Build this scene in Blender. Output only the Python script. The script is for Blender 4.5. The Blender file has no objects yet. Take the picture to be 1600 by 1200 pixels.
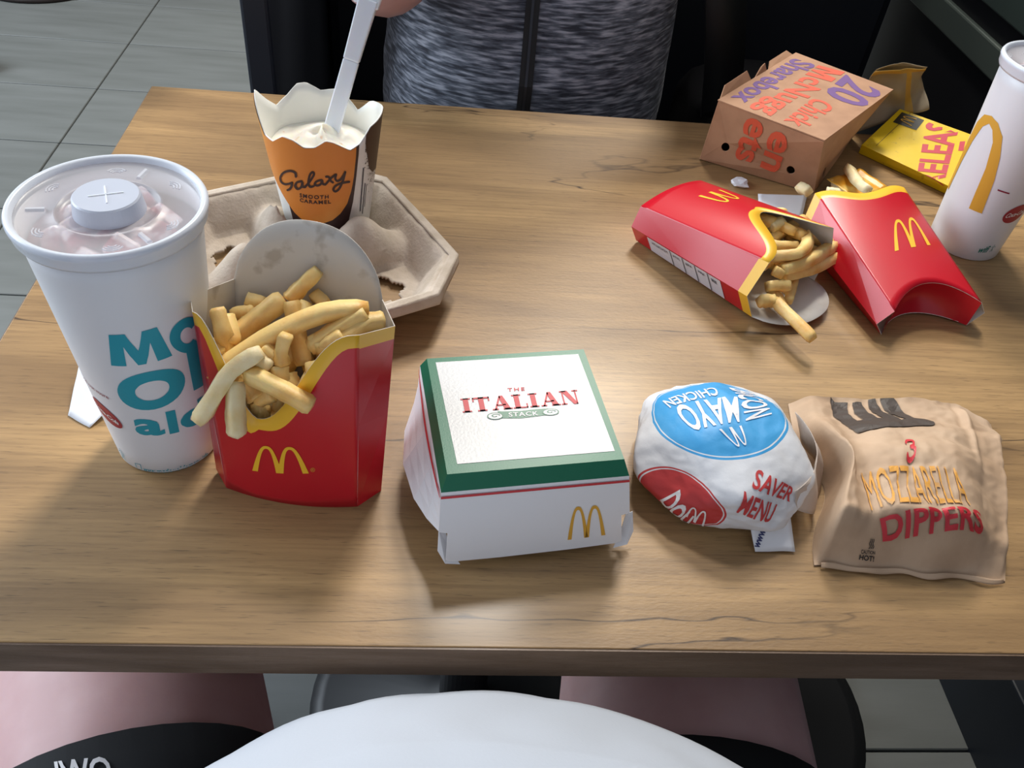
import bpy, bmesh, math, random
from mathutils import Vector, Matrix, noise, Euler
from mathutils.bvhtree import BVHTree
R_ = math.radians
PI = math.pi
T = 0.75                      # height of the table top; most coordinates below are metres above it
sc = bpy.context.scene
COL = sc.collection
random.seed(7)

# ------------------------------------------------------------------ camera, sky, lights, exposure
cam = bpy.data.cameras.new('camera')
cam.sensor_fit = 'HORIZONTAL'
cam.sensor_width = 36.0
cam.lens = 1350.0 / 1600.0 * 36.0
cam.clip_start = 0.02
co = bpy.data.objects.new('camera', cam)
COL.objects.link(co)
cr = Vector((0.99524942, -0.03793399, 0.08966379))
cu = Vector((-0.03880865, 0.69005989, 0.72271103))
cf = Vector((0.0892887, 0.72275747, -0.68530955))
m = Matrix((( cr.x, cu.x, -cf.x, 0.0), (cr.y, cu.y, -cf.y, -0.24617), (cr.z, cu.z, -cf.z, 1.18636), (0, 0, 0, 1)))
co.matrix_world = m
sc.camera = co

wd = bpy.data.worlds.new('room_light')
sc.world = wd
wd.use_nodes = True
bg = wd.node_tree.nodes['Background']
bg.inputs[0].default_value = (0.80, 0.86, 1.0, 1)
bg.inputs[1].default_value = 0.34


def area(name, loc, target, size, size_y, power, color):
    l = bpy.data.lights.new(name, 'AREA')
    l.shape = 'RECTANGLE'
    l.size = size
    l.size_y = size_y
    l.energy = power
    l.color = color
    o = bpy.data.objects.new(name, l)
    COL.objects.link(o)
    o.location = loc
    o.rotation_euler = (Vector(target) - Vector(loc)).to_track_quat('-Z', 'Y').to_euler()
    return o


area('window_daylight', (-3.0, 1.3, 2.0), (0.0, 0.3, 0.75), 2.4, 1.6, 98, (0.80, 0.90, 1.0))
area('ceiling_lamp_far', (0.55, 2.3, 2.95), (0.3, 1.6, 0.0), 0.6, 0.6, 52, (1.0, 0.95, 0.86))
area('ceiling_lamp_right', (1.7, 1.1, 2.9), (0.6, 0.3, 0.7), 0.6, 0.6, 48, (1.0, 0.92, 0.76))
area('ceiling_lamp_near', (0.17, 1.42, 2.95), (0.17, 1.0, 0.0), 0.28, 0.28, 20, (1.0, 0.95, 0.88))
sc.view_settings.view_transform = 'Standard'
sc.view_settings.look = 'None'
sc.view_settings.exposure = 0.38
sc.view_settings.gamma = 1.0
sc.view_settings.use_curve_mapping = False


# ------------------------------------------------------------------ materials
def lin(h):
    h = h.lstrip('#')
    out = []
    for i in (0, 2, 4):
        c = int(h[i:i + 2], 16) / 255.0
        out.append(c / 12.92 if c <= 0.04045 else ((c + 0.055) / 1.055) ** 2.4)
    return (*out, 1.0)


MATS = {}


def M(name, col, rough=0.6, col2=None, nscale=40.0, nstretch=(1, 1, 1), amount=(0.35, 0.65), bump=0.0, bscale=200.0,
      bstretch=(1, 1, 1), spec=0.5, sss=0.0, rnd=0.0, alpha=None, coat=0.0, sheen=0.0, metal=0.0, detail=4.0):
    if name in MATS:
        return MATS[name]
    mt = bpy.data.materials.new(name)
    mt.use_nodes = True
    nt = mt.node_tree
    b = nt.nodes['Principled BSDF']
    b.inputs['Roughness'].default_value = rough
    b.inputs['Specular IOR Level'].default_value = spec
    b.inputs['Metallic'].default_value = metal
    b.inputs['Coat Weight'].default_value = coat
    b.inputs['Coat Roughness'].default_value = 0.25
    b.inputs['Sheen Weight'].default_value = sheen
    if sss:
        b.inputs['Subsurface Weight'].default_value = sss
        b.inputs['Subsurface Radius'].default_value = (1.0, 0.6, 0.3)
        b.inputs['Subsurface Scale'].default_value = 0.004
    tc = nt.nodes.new('ShaderNodeTexCoord')
    src = None
    if col2 is not None:
        mp = nt.nodes.new('ShaderNodeMapping')
        mp.inputs['Scale'].default_value = nstretch
        nt.links.new(tc.outputs['Object'], mp.inputs[0])
        nz = nt.nodes.new('ShaderNodeTexNoise')
        nz.inputs['Scale'].default_value = nscale
        nz.inputs['Detail'].default_value = detail
        nt.links.new(mp.outputs[0], nz.inputs[0])
        mr = nt.nodes.new('ShaderNodeMapRange')
        mr.inputs[1].default_value, mr.inputs[2].default_value = amount
        nt.links.new(nz.outputs[0], mr.inputs[0])
        mx = nt.nodes.new('ShaderNodeMix')
        mx.data_type = 'RGBA'
        mx.inputs[6].default_value = lin(col)
        mx.inputs[7].default_value = lin(col2)
        nt.links.new(mr.outputs[0], mx.inputs[0])
        src = mx.outputs[2]
    else:
        rgb = nt.nodes.new('ShaderNodeRGB')
        rgb.outputs[0].default_value = lin(col)
        src = rgb.outputs[0]
    if rnd:
        oi = nt.nodes.new('ShaderNodeObjectInfo')
        hv = nt.nodes.new('ShaderNodeHueSaturation')
        mr = nt.nodes.new('ShaderNodeMapRange')
        mr.inputs[3].default_value, mr.inputs[4].default_value = 1 - rnd, 1 + rnd
        nt.links.new(oi.outputs['Random'], mr.inputs[0])
        nt.links.new(mr.outputs[0], hv.inputs['Value'])
        nt.links.new(src, hv.inputs['Color'])
        src = hv.outputs[0]
    nt.links.new(src, b.inputs['Base Color'])
    if bump:
        mp = nt.nodes.new('ShaderNodeMapping')
        mp.inputs['Scale'].default_value = bstretch
        nt.links.new(tc.outputs['Object'], mp.inputs[0])
        nz = nt.nodes.new('ShaderNodeTexNoise')
        nz.inputs['Scale'].default_value = bscale
        nz.inputs['Detail'].default_value = 3
        nt.links.new(mp.outputs[0], nz.inputs[0])
        bp = nt.nodes.new('ShaderNodeBump')
        bp.inputs['Strength'].default_value = bump
        bp.inputs['Distance'].default_value = 0.001
        nt.links.new(nz.outputs[0], bp.inputs['Height'])
        nt.links.new(bp.outputs[0], b.inputs['Normal'])
    if alpha is not None:
        b.inputs['Alpha'].default_value = alpha
    MATS[name] = mt
    return mt


def wood(name, light, dark, crack=True, scale=1.0):
    mt = bpy.data.materials.new(name)
    mt.use_nodes = True
    nt = mt.node_tree
    N, L = nt.nodes.new, nt.links.new
    b = nt.nodes['Principled BSDF']
    tc = N('ShaderNodeTexCoord')

    def nz(sx, sy, scl, det, dist=0.0, off=(0, 0, 0)):
        mp = N('ShaderNodeMapping')
        mp.inputs['Scale'].default_value = (sx, sy, sy)
        mp.inputs['Location'].default_value = off
        L(tc.outputs['Object'], mp.inputs[0])
        n = N('ShaderNodeTexNoise')
        n.inputs['Scale'].default_value = scl * scale
        n.inputs['Detail'].default_value = det
        n.inputs['Distortion'].default_value = dist
        L(mp.outputs[0], n.inputs[0])
        return n.outputs[0]

    def rng(s, a, c, x=0.0, y=1.0):
        r = N('ShaderNodeMapRange')
        r.inputs[1].default_value, r.inputs[2].default_value, r.inputs[3].default_value, r.inputs[4].default_value = a, c, x, y
        L(s, r.inputs[0])
        return r.outputs[0]

    def mix(f, c1, c2, mode='MIX'):
        x = N('ShaderNodeMix')
        x.data_type = 'RGBA'
        x.blend_type = mode
        L(f, x.inputs[0])
        for s, i in ((c1, 6), (c2, 7)):
            if isinstance(s, tuple):
                x.inputs[i].default_value = s
            else:
                L(s, x.inputs[i])
        return x.outputs[2]

    big = rng(nz(0.8, 4.5, 3.2, 4, 0.8), 0.40, 0.62)
    band = rng(nz(0.6, 14.0, 3.0, 4, 0.3, (3, 1, 0)), 0.35, 0.68)
    fine = rng(nz(1.0, 24.0, 14.0, 5, 0.0, (7, 2, 0)), 0.42, 0.66)
    pore = rng(nz(1.0, 14.0, 60.0, 2, 0.0, (1, 9, 0)), 0.60, 0.72)
    c = mix(big, lin(light), lin(dark))
    c = mix(rng(band, 0, 1, 0, 0.55), c, lin(dark), 'MIX')
    c = mix(rng(fine, 0, 1, 0, 0.34), c, lin('#6b5135'), 'MIX')
    c = mix(rng(pore, 0, 1, 0, 0.50), c, lin('#54402c'), 'MIX')
    if crack:
        # thin dark splits that follow the grain: narrow band where a stretched noise crosses a level, only in places
        w = nz(0.35, 2.2, 4.0, 5, 0.25, (11, 4, 0))
        ab = N('ShaderNodeMath')
        ab.operation = 'ABSOLUTE'
        sb = N('ShaderNodeMath')
        sb.operation = 'SUBTRACT'
        sb.inputs[1].default_value = 0.5
        L(w, sb.inputs[0])
        L(sb.outputs[0], ab.inputs[0])
        line = rng(ab.outputs[0], 0.0, 0.0045, 1.0, 0.0)
        place = rng(nz(1.0, 3.0, 3.0, 2, 0.0, (5, 17, 0)), 0.50, 0.60)
        ml = N('ShaderNodeMath')
        ml.operation = 'MULTIPLY'
        L(line, ml.inputs[0])
        L(place, ml.inputs[1])
        c = mix(ml.outputs[0], c, lin('#3c2a1a'))
    L(c, b.inputs['Base Color'])
    b.inputs['Roughness'].default_value = 0.45
    b.inputs['Specular IOR Level'].default_value = 0.4
    b.inputs['Coat Weight'].default_value = 0.12
    b.inputs['Coat Roughness'].default_value = 0.16
    bp = N('ShaderNodeBump')
    bp.inputs['Strength'].default_value = 0.25
    bp.inputs['Distance'].default_value = 0.0006
    n2 = nz(1.0, 3.0, 220.0, 3)
    L(n2, bp.inputs['Height'])
    L(bp.outputs[0], b.inputs['Normal'])
    MATS[name] = mt
    return mt


def glassy(name, col, transp, rough=0.25):
    """thin translucent plastic"""
    mt = bpy.data.materials.new(name)
    mt.use_nodes = True
    nt = mt.node_tree
    b = nt.nodes['Principled BSDF']
    b.inputs['Base Color'].default_value = lin(col)
    b.inputs['Roughness'].default_value = rough
    b.inputs['Alpha'].default_value = 1 - transp
    MATS[name] = mt
    return mt


# ------------------------------------------------------------------ builders
WORLD = {}                                   # object name -> its matrix in table-top coordinates


def tag(o, label=None, cat=None, group=None, kind=None):
    for k, v in (('label', label), ('category', cat), ('group', group), ('kind', kind)):
        if v:
            o[k] = v
    return o


def empty(name, loc, rot=(0, 0, 0), label=None, cat=None, group=None):
    o = bpy.data.objects.new(name, None)
    o.empty_display_size = 0.02
    COL.objects.link(o)
    o.location = (loc[0], loc[1], loc[2] + T)
    o.rotation_euler = rot
    WORLD[o.name] = Matrix.Translation(o.location) @ Euler(rot).to_matrix().to_4x4()
    return tag(o, label, cat, group)


def obj(name, src, mats, parent=None, smooth=False, loc=None, solid=None, solid_off=-1, bev=None, matidx=None, solid_mat=0):
    """src: a bmesh or (verts, faces)"""
    me = bpy.data.meshes.new(name)
    if isinstance(src, bmesh.types.BMesh):
        src.normal_update()
        src.to_mesh(me)
        src.free()
    else:
        me.from_pydata([tuple(v) for v in src[0]], [], [tuple(f) for f in src[1]])
        if len(src) > 2:
            for p, i in zip(me.polygons, src[2]):
                p.material_index = i
    me.update()
    for mt in (mats if isinstance(mats, (list, tuple)) else [mats]):
        me.materials.append(mt)
    if smooth:
        for p in me.polygons:
            p.use_smooth = True
    o = bpy.data.objects.new(name, me)
    COL.objects.link(o)
    if loc is not None:
        o.location = loc
    if parent is not None:
        o.parent = parent
        WORLD[o.name] = WORLD[parent.name]
    else:
        WORLD[o.name] = Matrix.Translation(o.location)
    if bev:
        md = o.modifiers.new('bevel', 'BEVEL')
        md.width = bev
        md.segments = 2
        md.limit_method = 'ANGLE'
    if solid:
        md = o.modifiers.new('thickness', 'SOLIDIFY')
        md.thickness = solid
        md.offset = solid_off
        md.material_offset = solid_mat
        md.material_offset_rim = solid_mat
    return o


def box(bm, x0, x1, y0, y1, z0, z1):
    vs = [bm.verts.new((x, y, z)) for z in (z0, z1) for y in (y0, y1) for x in (x0, x1)]
    for f in ((0, 2, 3, 1), (4, 5, 7, 6), (0, 1, 5, 4), (2, 6, 7, 3), (0, 4, 6, 2), (1, 3, 7, 5)):
        bm.faces.new([vs[i] for i in f])
    return vs


def boxbm(*a):
    bm = bmesh.new()
    box(bm, *a)
    return bm


def grid(fn, nu, nv, closed_u=False, flip=False):
    """fn(u,v)->point; returns verts, faces"""
    V, F = [], []
    cu_ = nu if closed_u else nu + 1
    for j in range(nv + 1):
        for i in range(cu_):
            V.append(Vector(fn(i / nu, j / nv)))
    for j in range(nv):
        for i in range(nu):
            a, b = j * cu_ + i, j * cu_ + (i + 1) % cu_
            f = (a, b, b + cu_, a + cu_)
            F.append(f[::-1] if flip else f)
    return V, F


def lathe(profile, n=64, cx=0.0, cy=0.0, cap0=False, cap1=False):
    """profile: list of (r, z) from bottom to top, outward normals"""
    bm = bmesh.new()
    rings = []
    for r, z in profile:
        rings.append([bm.verts.new((cx + r * math.cos(2 * PI * i / n), cy + r * math.sin(2 * PI * i / n), z)) for i in range(n)])
    for a, b in zip(rings, rings[1:]):
        for i in range(n):
            bm.faces.new((a[i], a[(i + 1) % n], b[(i + 1) % n], b[i]))
    if cap0:
        bm.faces.new(rings[0][::-1])
    if cap1:
        bm.faces.new(rings[-1])
    return bm


def tube(bm, pts, rad, n=8, cap=True):
    """tube along pts, rad constant or per point"""
    rings = []
    pts = [Vector(p) for p in pts]
    up = None
    for i, p in enumerate(pts):
        d = (pts[min(i + 1, len(pts) - 1)] - pts[max(i - 1, 0)]).normalized()
        if up is None:
            up = Vector((0, 0, 1)) if abs(d.z) < 0.9 else Vector((1, 0, 0))
        x = d.cross(up).normalized()
        up = x.cross(d).normalized()
        r = rad[i] if isinstance(rad, (list, tuple)) else rad
        rings.append([bm.verts.new(p + x * r * math.cos(2 * PI * k / n) + up * r * math.sin(2 * PI * k / n)) for k in range(n)])
    for a, b in zip(rings, rings[1:]):
        for k in range(n):
            bm.faces.new((a[k], a[(k + 1) % n], b[(k + 1) % n], b[k]))
    if cap:
        bm.faces.new(rings[0][::-1])
        bm.faces.new(rings[-1])
    bmesh.ops.recalc_face_normals(bm, faces=bm.faces)


# ------------------------------------------------------------------ print: flat lettering laid on real surfaces
_txt = {}


def text2d(s, bold=0.0, spacing=1.0, shear=0.0):
    """flat mesh of the words, fitted to the unit square"""
    key = (s, bold, spacing, shear)
    if key not in _txt:
        cvs = bpy.data.curves.new('words', 'FONT')
        cvs.body = s
        cvs.size = 1.0
        cvs.offset = bold
        cvs.space_character = spacing
        cvs.shear = shear
        cvs.resolution_u = 3
        cvs.fill_mode = 'FRONT'
        ob = bpy.data.objects.new('words', cvs)
        COL.objects.link(ob)
        dg = bpy.context.evaluated_depsgraph_get()
        me = bpy.data.meshes.new_from_object(ob.evaluated_get(dg))
        V = [(v.co.x, v.co.y) for v in me.vertices]
        F = [tuple(p.vertices) for p in me.polygons]
        bpy.data.objects.remove(ob)
        bpy.data.curves.remove(cvs)
        bpy.data.meshes.remove(me)
        _txt[key] = norm2d(V, F)
    return _txt[key]


def norm2d(V, F):
    x0, x1 = min(v[0] for v in V), max(v[0] for v in V)
    y0, y1 = min(v[1] for v in V), max(v[1] for v in V)
    return [((v[0] - x0) / (x1 - x0), (v[1] - y0) / (y1 - y0)) for v in V], F


def poly2d(*loops):
    """filled polygon(s) already in unit coordinates; each loop a separate filled outline"""
    bm = bmesh.new()
    for lp in loops:
        vs = [bm.verts.new((x, y, 0)) for x, y in lp]
        es = [bm.edges.new((vs[i], vs[(i + 1) % len(vs)])) for i in range(len(vs))]
        bmesh.ops.triangle_fill(bm, use_beauty=True, edges=es)
    bm.verts.index_update()
    V = [(v.co.x, v.co.y) for v in bm.verts]
    F = [tuple(v.index for v in f.verts) for f in bm.faces]
    bm.free()
    return V, F


def strokes2d(lines, width, fit=None, closed=False):
    """ribbons along polylines (smoothed); width in the same units; fit=(x0,y0,x1,y1) maps that box to the unit square (y down)"""
    V, F = [], []
    for ln in lines:
        w = width
        if isinstance(ln[0], (int, float)):
            w, ln = ln[0], ln[1]
        pts = [Vector((p[0], p[1])) for p in ln]
        if len(pts) > 2:                       # Catmull-Rom smoothing
            q = []
            for i in range(len(pts) - 1):
                p0, p1, p2, p3 = pts[max(i - 1, 0)], pts[i], pts[i + 1], pts[min(i + 2, len(pts) - 1)]
                for k in range(5):
                    t = k / 5
                    q.append(0.5 * ((2 * p1) + (p2 - p0) * t + (2 * p0 - 5 * p1 + 4 * p2 - p3) * t * t + (3 * p1 - p0 - 3 * p2 + p3) * t ** 3))
            q.append(pts[-1])
            pts = q
        b = len(V)
        for i, p in enumerate(pts):
            d = (pts[min(i + 1, len(pts) - 1)] - pts[max(i - 1, 0)])
            d = d.normalized() if d.length > 0 else Vector((1, 0))
            n = Vector((-d.y, d.x)) * w / 2
            V += [(p + n)[:], (p - n)[:]]
            if i:
                F.append((b + 2 * i - 2, b + 2 * i - 1, b + 2 * i + 1, b + 2 * i))
        for end, s in ((0, -1), (len(pts) - 1, 1)):        # round ends
            p = pts[end]
            c = len(V)
            for k in range(8):
                V.append((p.x + w / 2 * math.cos(k * PI / 4), p.y + w / 2 * math.sin(k * PI / 4)))
            F.append(tuple(range(c, c + 8)))
    if fit:
        x0, y0, x1, y1 = fit
        V = [((v[0] - x0) / (x1 - x0), 1 - (v[1] - y0) / (y1 - y0)) for v in V]
    return V, F


def arches2d():
    """two tall rounded arches side by side, in the unit square"""
    V, F = [], []
    n = 28
    for cx in (0.27, 0.73):
        b = len(V)
        for i in range(n + 1):
            s = -1 + 2 * i / n
            s = math.copysign(abs(s) ** 0.75, s)
            outer_leg = 1.0 if (s < 0) == (cx < 0.5) else 0.93
            V.append((cx + 0.27 * s, 1.0 * (1 - abs(s) ** 2.6)))
            V.append((cx + (0.165 + 0.035 * (1 - abs(s))) * s, 0.90 * (1 - abs(s) ** 2.3)))
            if i:
                F.append((b + 2 * i - 2, b + 2 * i, b + 2 * i + 1, b + 2 * i - 1))
    return V, F


def blines2d(rows):
    """small blocks standing for tiny unreadable lines: list of (x0,y0,x1,y1)"""
    V, F = [], []
    for x0, y0, x1, y1 in rows:
        b = len(V)
        V += [(x0, y0), (x1, y0), (x1, y1), (x0, y1)]
        F.append((b, b + 1, b + 2, b + 3))
    return V, F


BVH = {}


def decal(name, shape, quad, target, mat, parent, off=0.0003, maxlen=None, label=None, raw=False, mid=None, proj=None):
    """lay a unit-square shape on the target's outer surface; quad = bl, br, tr, tl in mm above the table top (or local metres if raw)"""
    V, F = shape
    inv = WORLD[parent.name].inverted()
    if raw:
        q = [Vector(p) for p in quad]
    else:
        q = [inv @ Vector((p[0] / 1000, p[1] / 1000, p[2] / 1000 + T)) for p in quad]
    if mid:
        qm = [inv @ Vector((p[0] / 1000, p[1] / 1000, p[2] / 1000 + T)) for p in mid]
    if target is not None and target.name not in BVH:
        b2 = bmesh.new()
        b2.from_mesh(target.data)
        BVH[target.name] = BVHTree.FromBMesh(b2)
        b2.free()
    bm = bmesh.new()
    vs = [bm.verts.new((x, y, 0)) for x, y in V]
    for f in F:
        try:
            bm.faces.new([vs[i] for i in f])
        except ValueError:
            pass
    lx, ly = (q[1] - q[0]).length, (q[3] - q[0]).length
    if maxlen:
        for _ in range(5):
            es = [e for e in bm.edges if math.hypot((e.verts[0].co.x - e.verts[1].co.x) * lx, (e.verts[0].co.y - e.verts[1].co.y) * ly) > maxlen]
            if not es:
                break
            bmesh.ops.subdivide_edges(bm, edges=es, cuts=1, use_grid_fill=False)
            bmesh.ops.triangulate(bm, faces=[f for f in bm.faces if len(f.verts) > 4])
    for v in bm.verts:
        u, w = v.co.x, v.co.y
        p = q[0] * (1 - u) * (1 - w) + q[1] * u * (1 - w) + q[2] * u * w + q[3] * (1 - u) * w
        if mid:                                  # middle points bend the rows
            p += 4 * u * (1 - u) * ((qm[0] - (q[0] + q[1]) / 2) * (1 - w) + (qm[1] - (q[3] + q[2]) / 2) * w)
        if target is not None:
            if proj == 'down':                   # straight down on to a height field
                loc, nor, _, _ = BVH[target.name].ray_cast(Vector((p.x, p.y, 0.3)), Vector((0, 0, -1)))
                if loc is None:
                    loc, nor, _, _ = BVH[target.name].find_nearest(p)
                elif nor.z < 0:
                    nor = -nor
            elif proj == 'front':                # straight back on to an upright front
                loc, nor, _, _ = BVH[target.name].ray_cast(Vector((p.x, p.y - 0.5, p.z)), Vector((0, 1, 0)))
                nor = Vector((0, -1, 0))
            elif proj is not None:               # radially inwards on to a rounded body
                c0 = Vector(proj)
                dv = (p - c0).normalized()
                loc, nor, _, _ = BVH[target.name].ray_cast(c0 + dv * 0.3, -dv)
                nor = dv
            else:
                loc, nor, _, _ = BVH[target.name].find_nearest(p)
            if loc is not None:
                p = loc + nor * off
        v.co = p
    o = obj(name, bm, mat, parent)
    if label:
        o['label'] = label
    return o


# ------------------------------------------------------------------ palette
white_card = M('white_card', '#e9e9ec', 0.42, bump=0.06, bscale=900)
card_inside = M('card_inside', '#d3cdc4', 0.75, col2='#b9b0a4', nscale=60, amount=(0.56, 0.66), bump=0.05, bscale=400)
card_inside2 = M('card_inside_clean', '#dedad2', 0.7, col2='#cbc4b8', nscale=50, amount=(0.5, 0.7))
red_card = M('red_card', '#c41124', 0.30, spec=0.5, bump=0.03, bscale=600, coat=0.15)
yellow_card = M('yellow_card', '#f2bb33', 0.36)
arch_yellow = M('arch_yellow', '#f6c02f', 0.4)
arch_gold = M('arch_gold', '#dba53a', 0.45)
cup_white = M('cup_white', '#e6e7ea', 0.42, bump=0.03, bscale=500)
teal = M('teal_ink', '#1f9db0', 0.45)
maroon = M('maroon_ink', '#8e1f3f', 0.45)
red_ink = M('red_ink', '#c8303a', 0.5)
green_ink = M('green_ink', '#0f6b4d', 0.34, bump=0.05, bscale=900, spec=0.3)
white_ink = M('white_ink', '#eceaea', 0.5)
black_ink = M('black_ink', '#1d1b1a', 0.5)
dark_ink = M('dark_ink', '#453c36', 0.6)
grey_ink = M('grey_ink', '#55565c', 0.6)
kraft = M('kraft_paper', '#c3a78b', 0.75, col2='#b5987c', nscale=30, bump=0.15, bscale=260)
kraft_box = M('kraft_card', '#b58a6a', 0.7, col2='#a67c5e', nscale=40, bump=0.06, bscale=500)
pulp = M('moulded_pulp', '#c4b7a8', 0.95, col2='#b3a594', nscale=55, bump=0.55, bscale=420, spec=0.2)
skin = M('skin', '#d9b3b2', 0.55, col2='#cfa5a4', nscale=25, sss=0.15, bump=0.05, bscale=500)
fry_mat = M('fry_gold', '#f3d189', 0.5, col2='#dca149', nscale=45, amount=(0.45, 0.75), sss=0.3, rnd=0.10, bump=0.25, bscale=600)
fry_pale = M('fry_pale', '#f2e1b4', 0.55, col2='#e3c481', nscale=60, amount=(0.42, 0.75), sss=0.25, rnd=0.06, bump=0.25, bscale=600)
dark_vinyl = M('dark_vinyl', '#191c23', 0.55, bump=0.05, bscale=300)
dark_metal = M('dark_metal', '#1a1b1d', 0.45, metal=0.3)
plastic_white = M('white_plastic', '#e9eef6', 0.3, sss=0.2)
paper_white = M('white_paper', '#e4e6ea', 0.8, bump=0.1, bscale=300)

# ------------------------------------------------------------------ the setting
floor = obj('floor', boxbm(-4.0, 3.0, -2.5, 5.0, -0.03, 0.0), M('grout', '#3a3d3f', 0.85))
tag(floor, kind='structure')
tile_mat = M('grey_stone_tile', '#6f7270', 0.48, col2='#616461', nscale=3.0, nstretch=(1, 7, 1), amount=(0.3, 0.7), rnd=0.05, bump=0.08, bscale=60, bstretch=(1, 8, 1))
tile_me = None
for i in range(-3, 3):
    for j in range(-3, 12):
        x0, y0 = -0.985 + 0.628 * i, 1.836 + 0.314 * (j - 5)
        if tile_me is None:
            t_ = obj('tile', boxbm(0.002, 0.626, 0.002, 0.312, -0.001, 0.006), tile_mat, bev=0.0015)
            tile_me = t_.data
        else:
            t_ = bpy.data.objects.new('tile', tile_me)
            COL.objects.link(t_)
            md = t_.modifiers.new('bevel', 'BEVEL')
            md.width = 0.0015
            md.segments = 1
        t_.location = (x0, y0, 0)
        t_.parent = floor

# side wall along the right of the booth, with a rail and a panel above it
wallm = M('booth_wall_dark', '#17171a', 0.5)
w = obj('wall_right', boxbm(0.815, 0.92, -0.6, 3.2, 0.0, 2.6), wallm)
tag(w, kind='structure')
obj('rail', boxbm(0.805, 0.816, 0.30, 3.2, T - 0.055, T - 0.012), M('rail_grey_green', '#4a524c', 0.4), w, bev=0.003)
obj('panel', boxbm(0.806, 0.816, 0.30, 3.2, T + 0.02, T + 0.75), M('panel_grey_green', '#39433f', 0.3), w, bev=0.003)
obj('skirting', boxbm(0.790, 0.816, -0.6, 0.66, 0.0, 0.16), M('skirting_blue_black', '#20262f', 0.5), w, bev=0.003)
far = obj('wall_back', boxbm(-4.0, 3.0, 4.9, 5.0, 0, 2.9), M('back_wall_grey', '#8b8780', 0.8))
tag(far, kind='structure')

# ------------------------------------------------------------------ table
top_wood = wood('oak_laminate', '#b39061', '#8b6d48')
tbl = empty('table', (0.244, 0.327, -T), label='oak laminate table holding all the food, on black pedestal legs', cat='table')
bx = (-0.3123 - 0.244, 0.800 - 0.244, -0.327, 0.6542 - 0.327)
obj('tabletop', boxbm(bx[0], bx[1], bx[2] + 0.0006, bx[3], T - 0.029, T), top_wood, tbl, bev=0.0006)
edge_m = wood('oak_edge_band', '#8a7462', '#6c5848', crack=False, scale=2.5)
e1 = obj('edge_band', boxbm(bx[0] - 0.0005, bx[1], bx[2] - 0.0006, bx[2] + 0.0006, T - 0.0295, T - 0.0008), edge_m, tbl)
e1['label'] = 'dark brown front edge strip'
obj('edge_band', boxbm(bx[0] - 0.0008, bx[0] + 0.0004, bx[2], bx[3], T - 0.0295, T - 0.0008), edge_m, tbl)
for px in (0.055, 0.43):
    lg = obj('leg', lathe([(0.032, 0.03), (0.032, T - 0.035), (0.12, T - 0.034), (0.12, T - 0.030)], 32, px - 0.244, 0.0, True, True), dark_metal, tbl, smooth=False)
    obj('foot_disc', lathe([(0.205, 0.007), (0.21, 0.010), (0.21, 0.016), (0.19, 0.022), (0.05, 0.034), (0.034, 0.05)], 48, px - 0.244, 0.0, True, True), dark_metal, lg, smooth=True)

# ------------------------------------------------------------------ booth bench opposite
bench = empty('booth_bench', (0.28, 1.05, -T), label='dark vinyl booth bench behind the table, under the person in grey', cat='bench')
obj('seat', boxbm(-0.49, 0.50, -0.20, 0.24, 0.32, 0.45), dark_vinyl, bench, bev=0.02)
obj('base', boxbm(-0.49, 0.50, -0.15, 0.24, 0.012, 0.32), M('bench_base', '#101114', 0.6), bench)
obj('backrest', boxbm(-0.49, 0.50, 0.24, 0.34, 0.012, 1.25), dark_vinyl, bench, bev=0.02)
obj('end_panel', boxbm(-0.524, -0.491, -0.25, 0.34, 0.012, 1.25), M('bench_end', '#20252f', 0.5), bench, bev=0.004)


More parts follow.
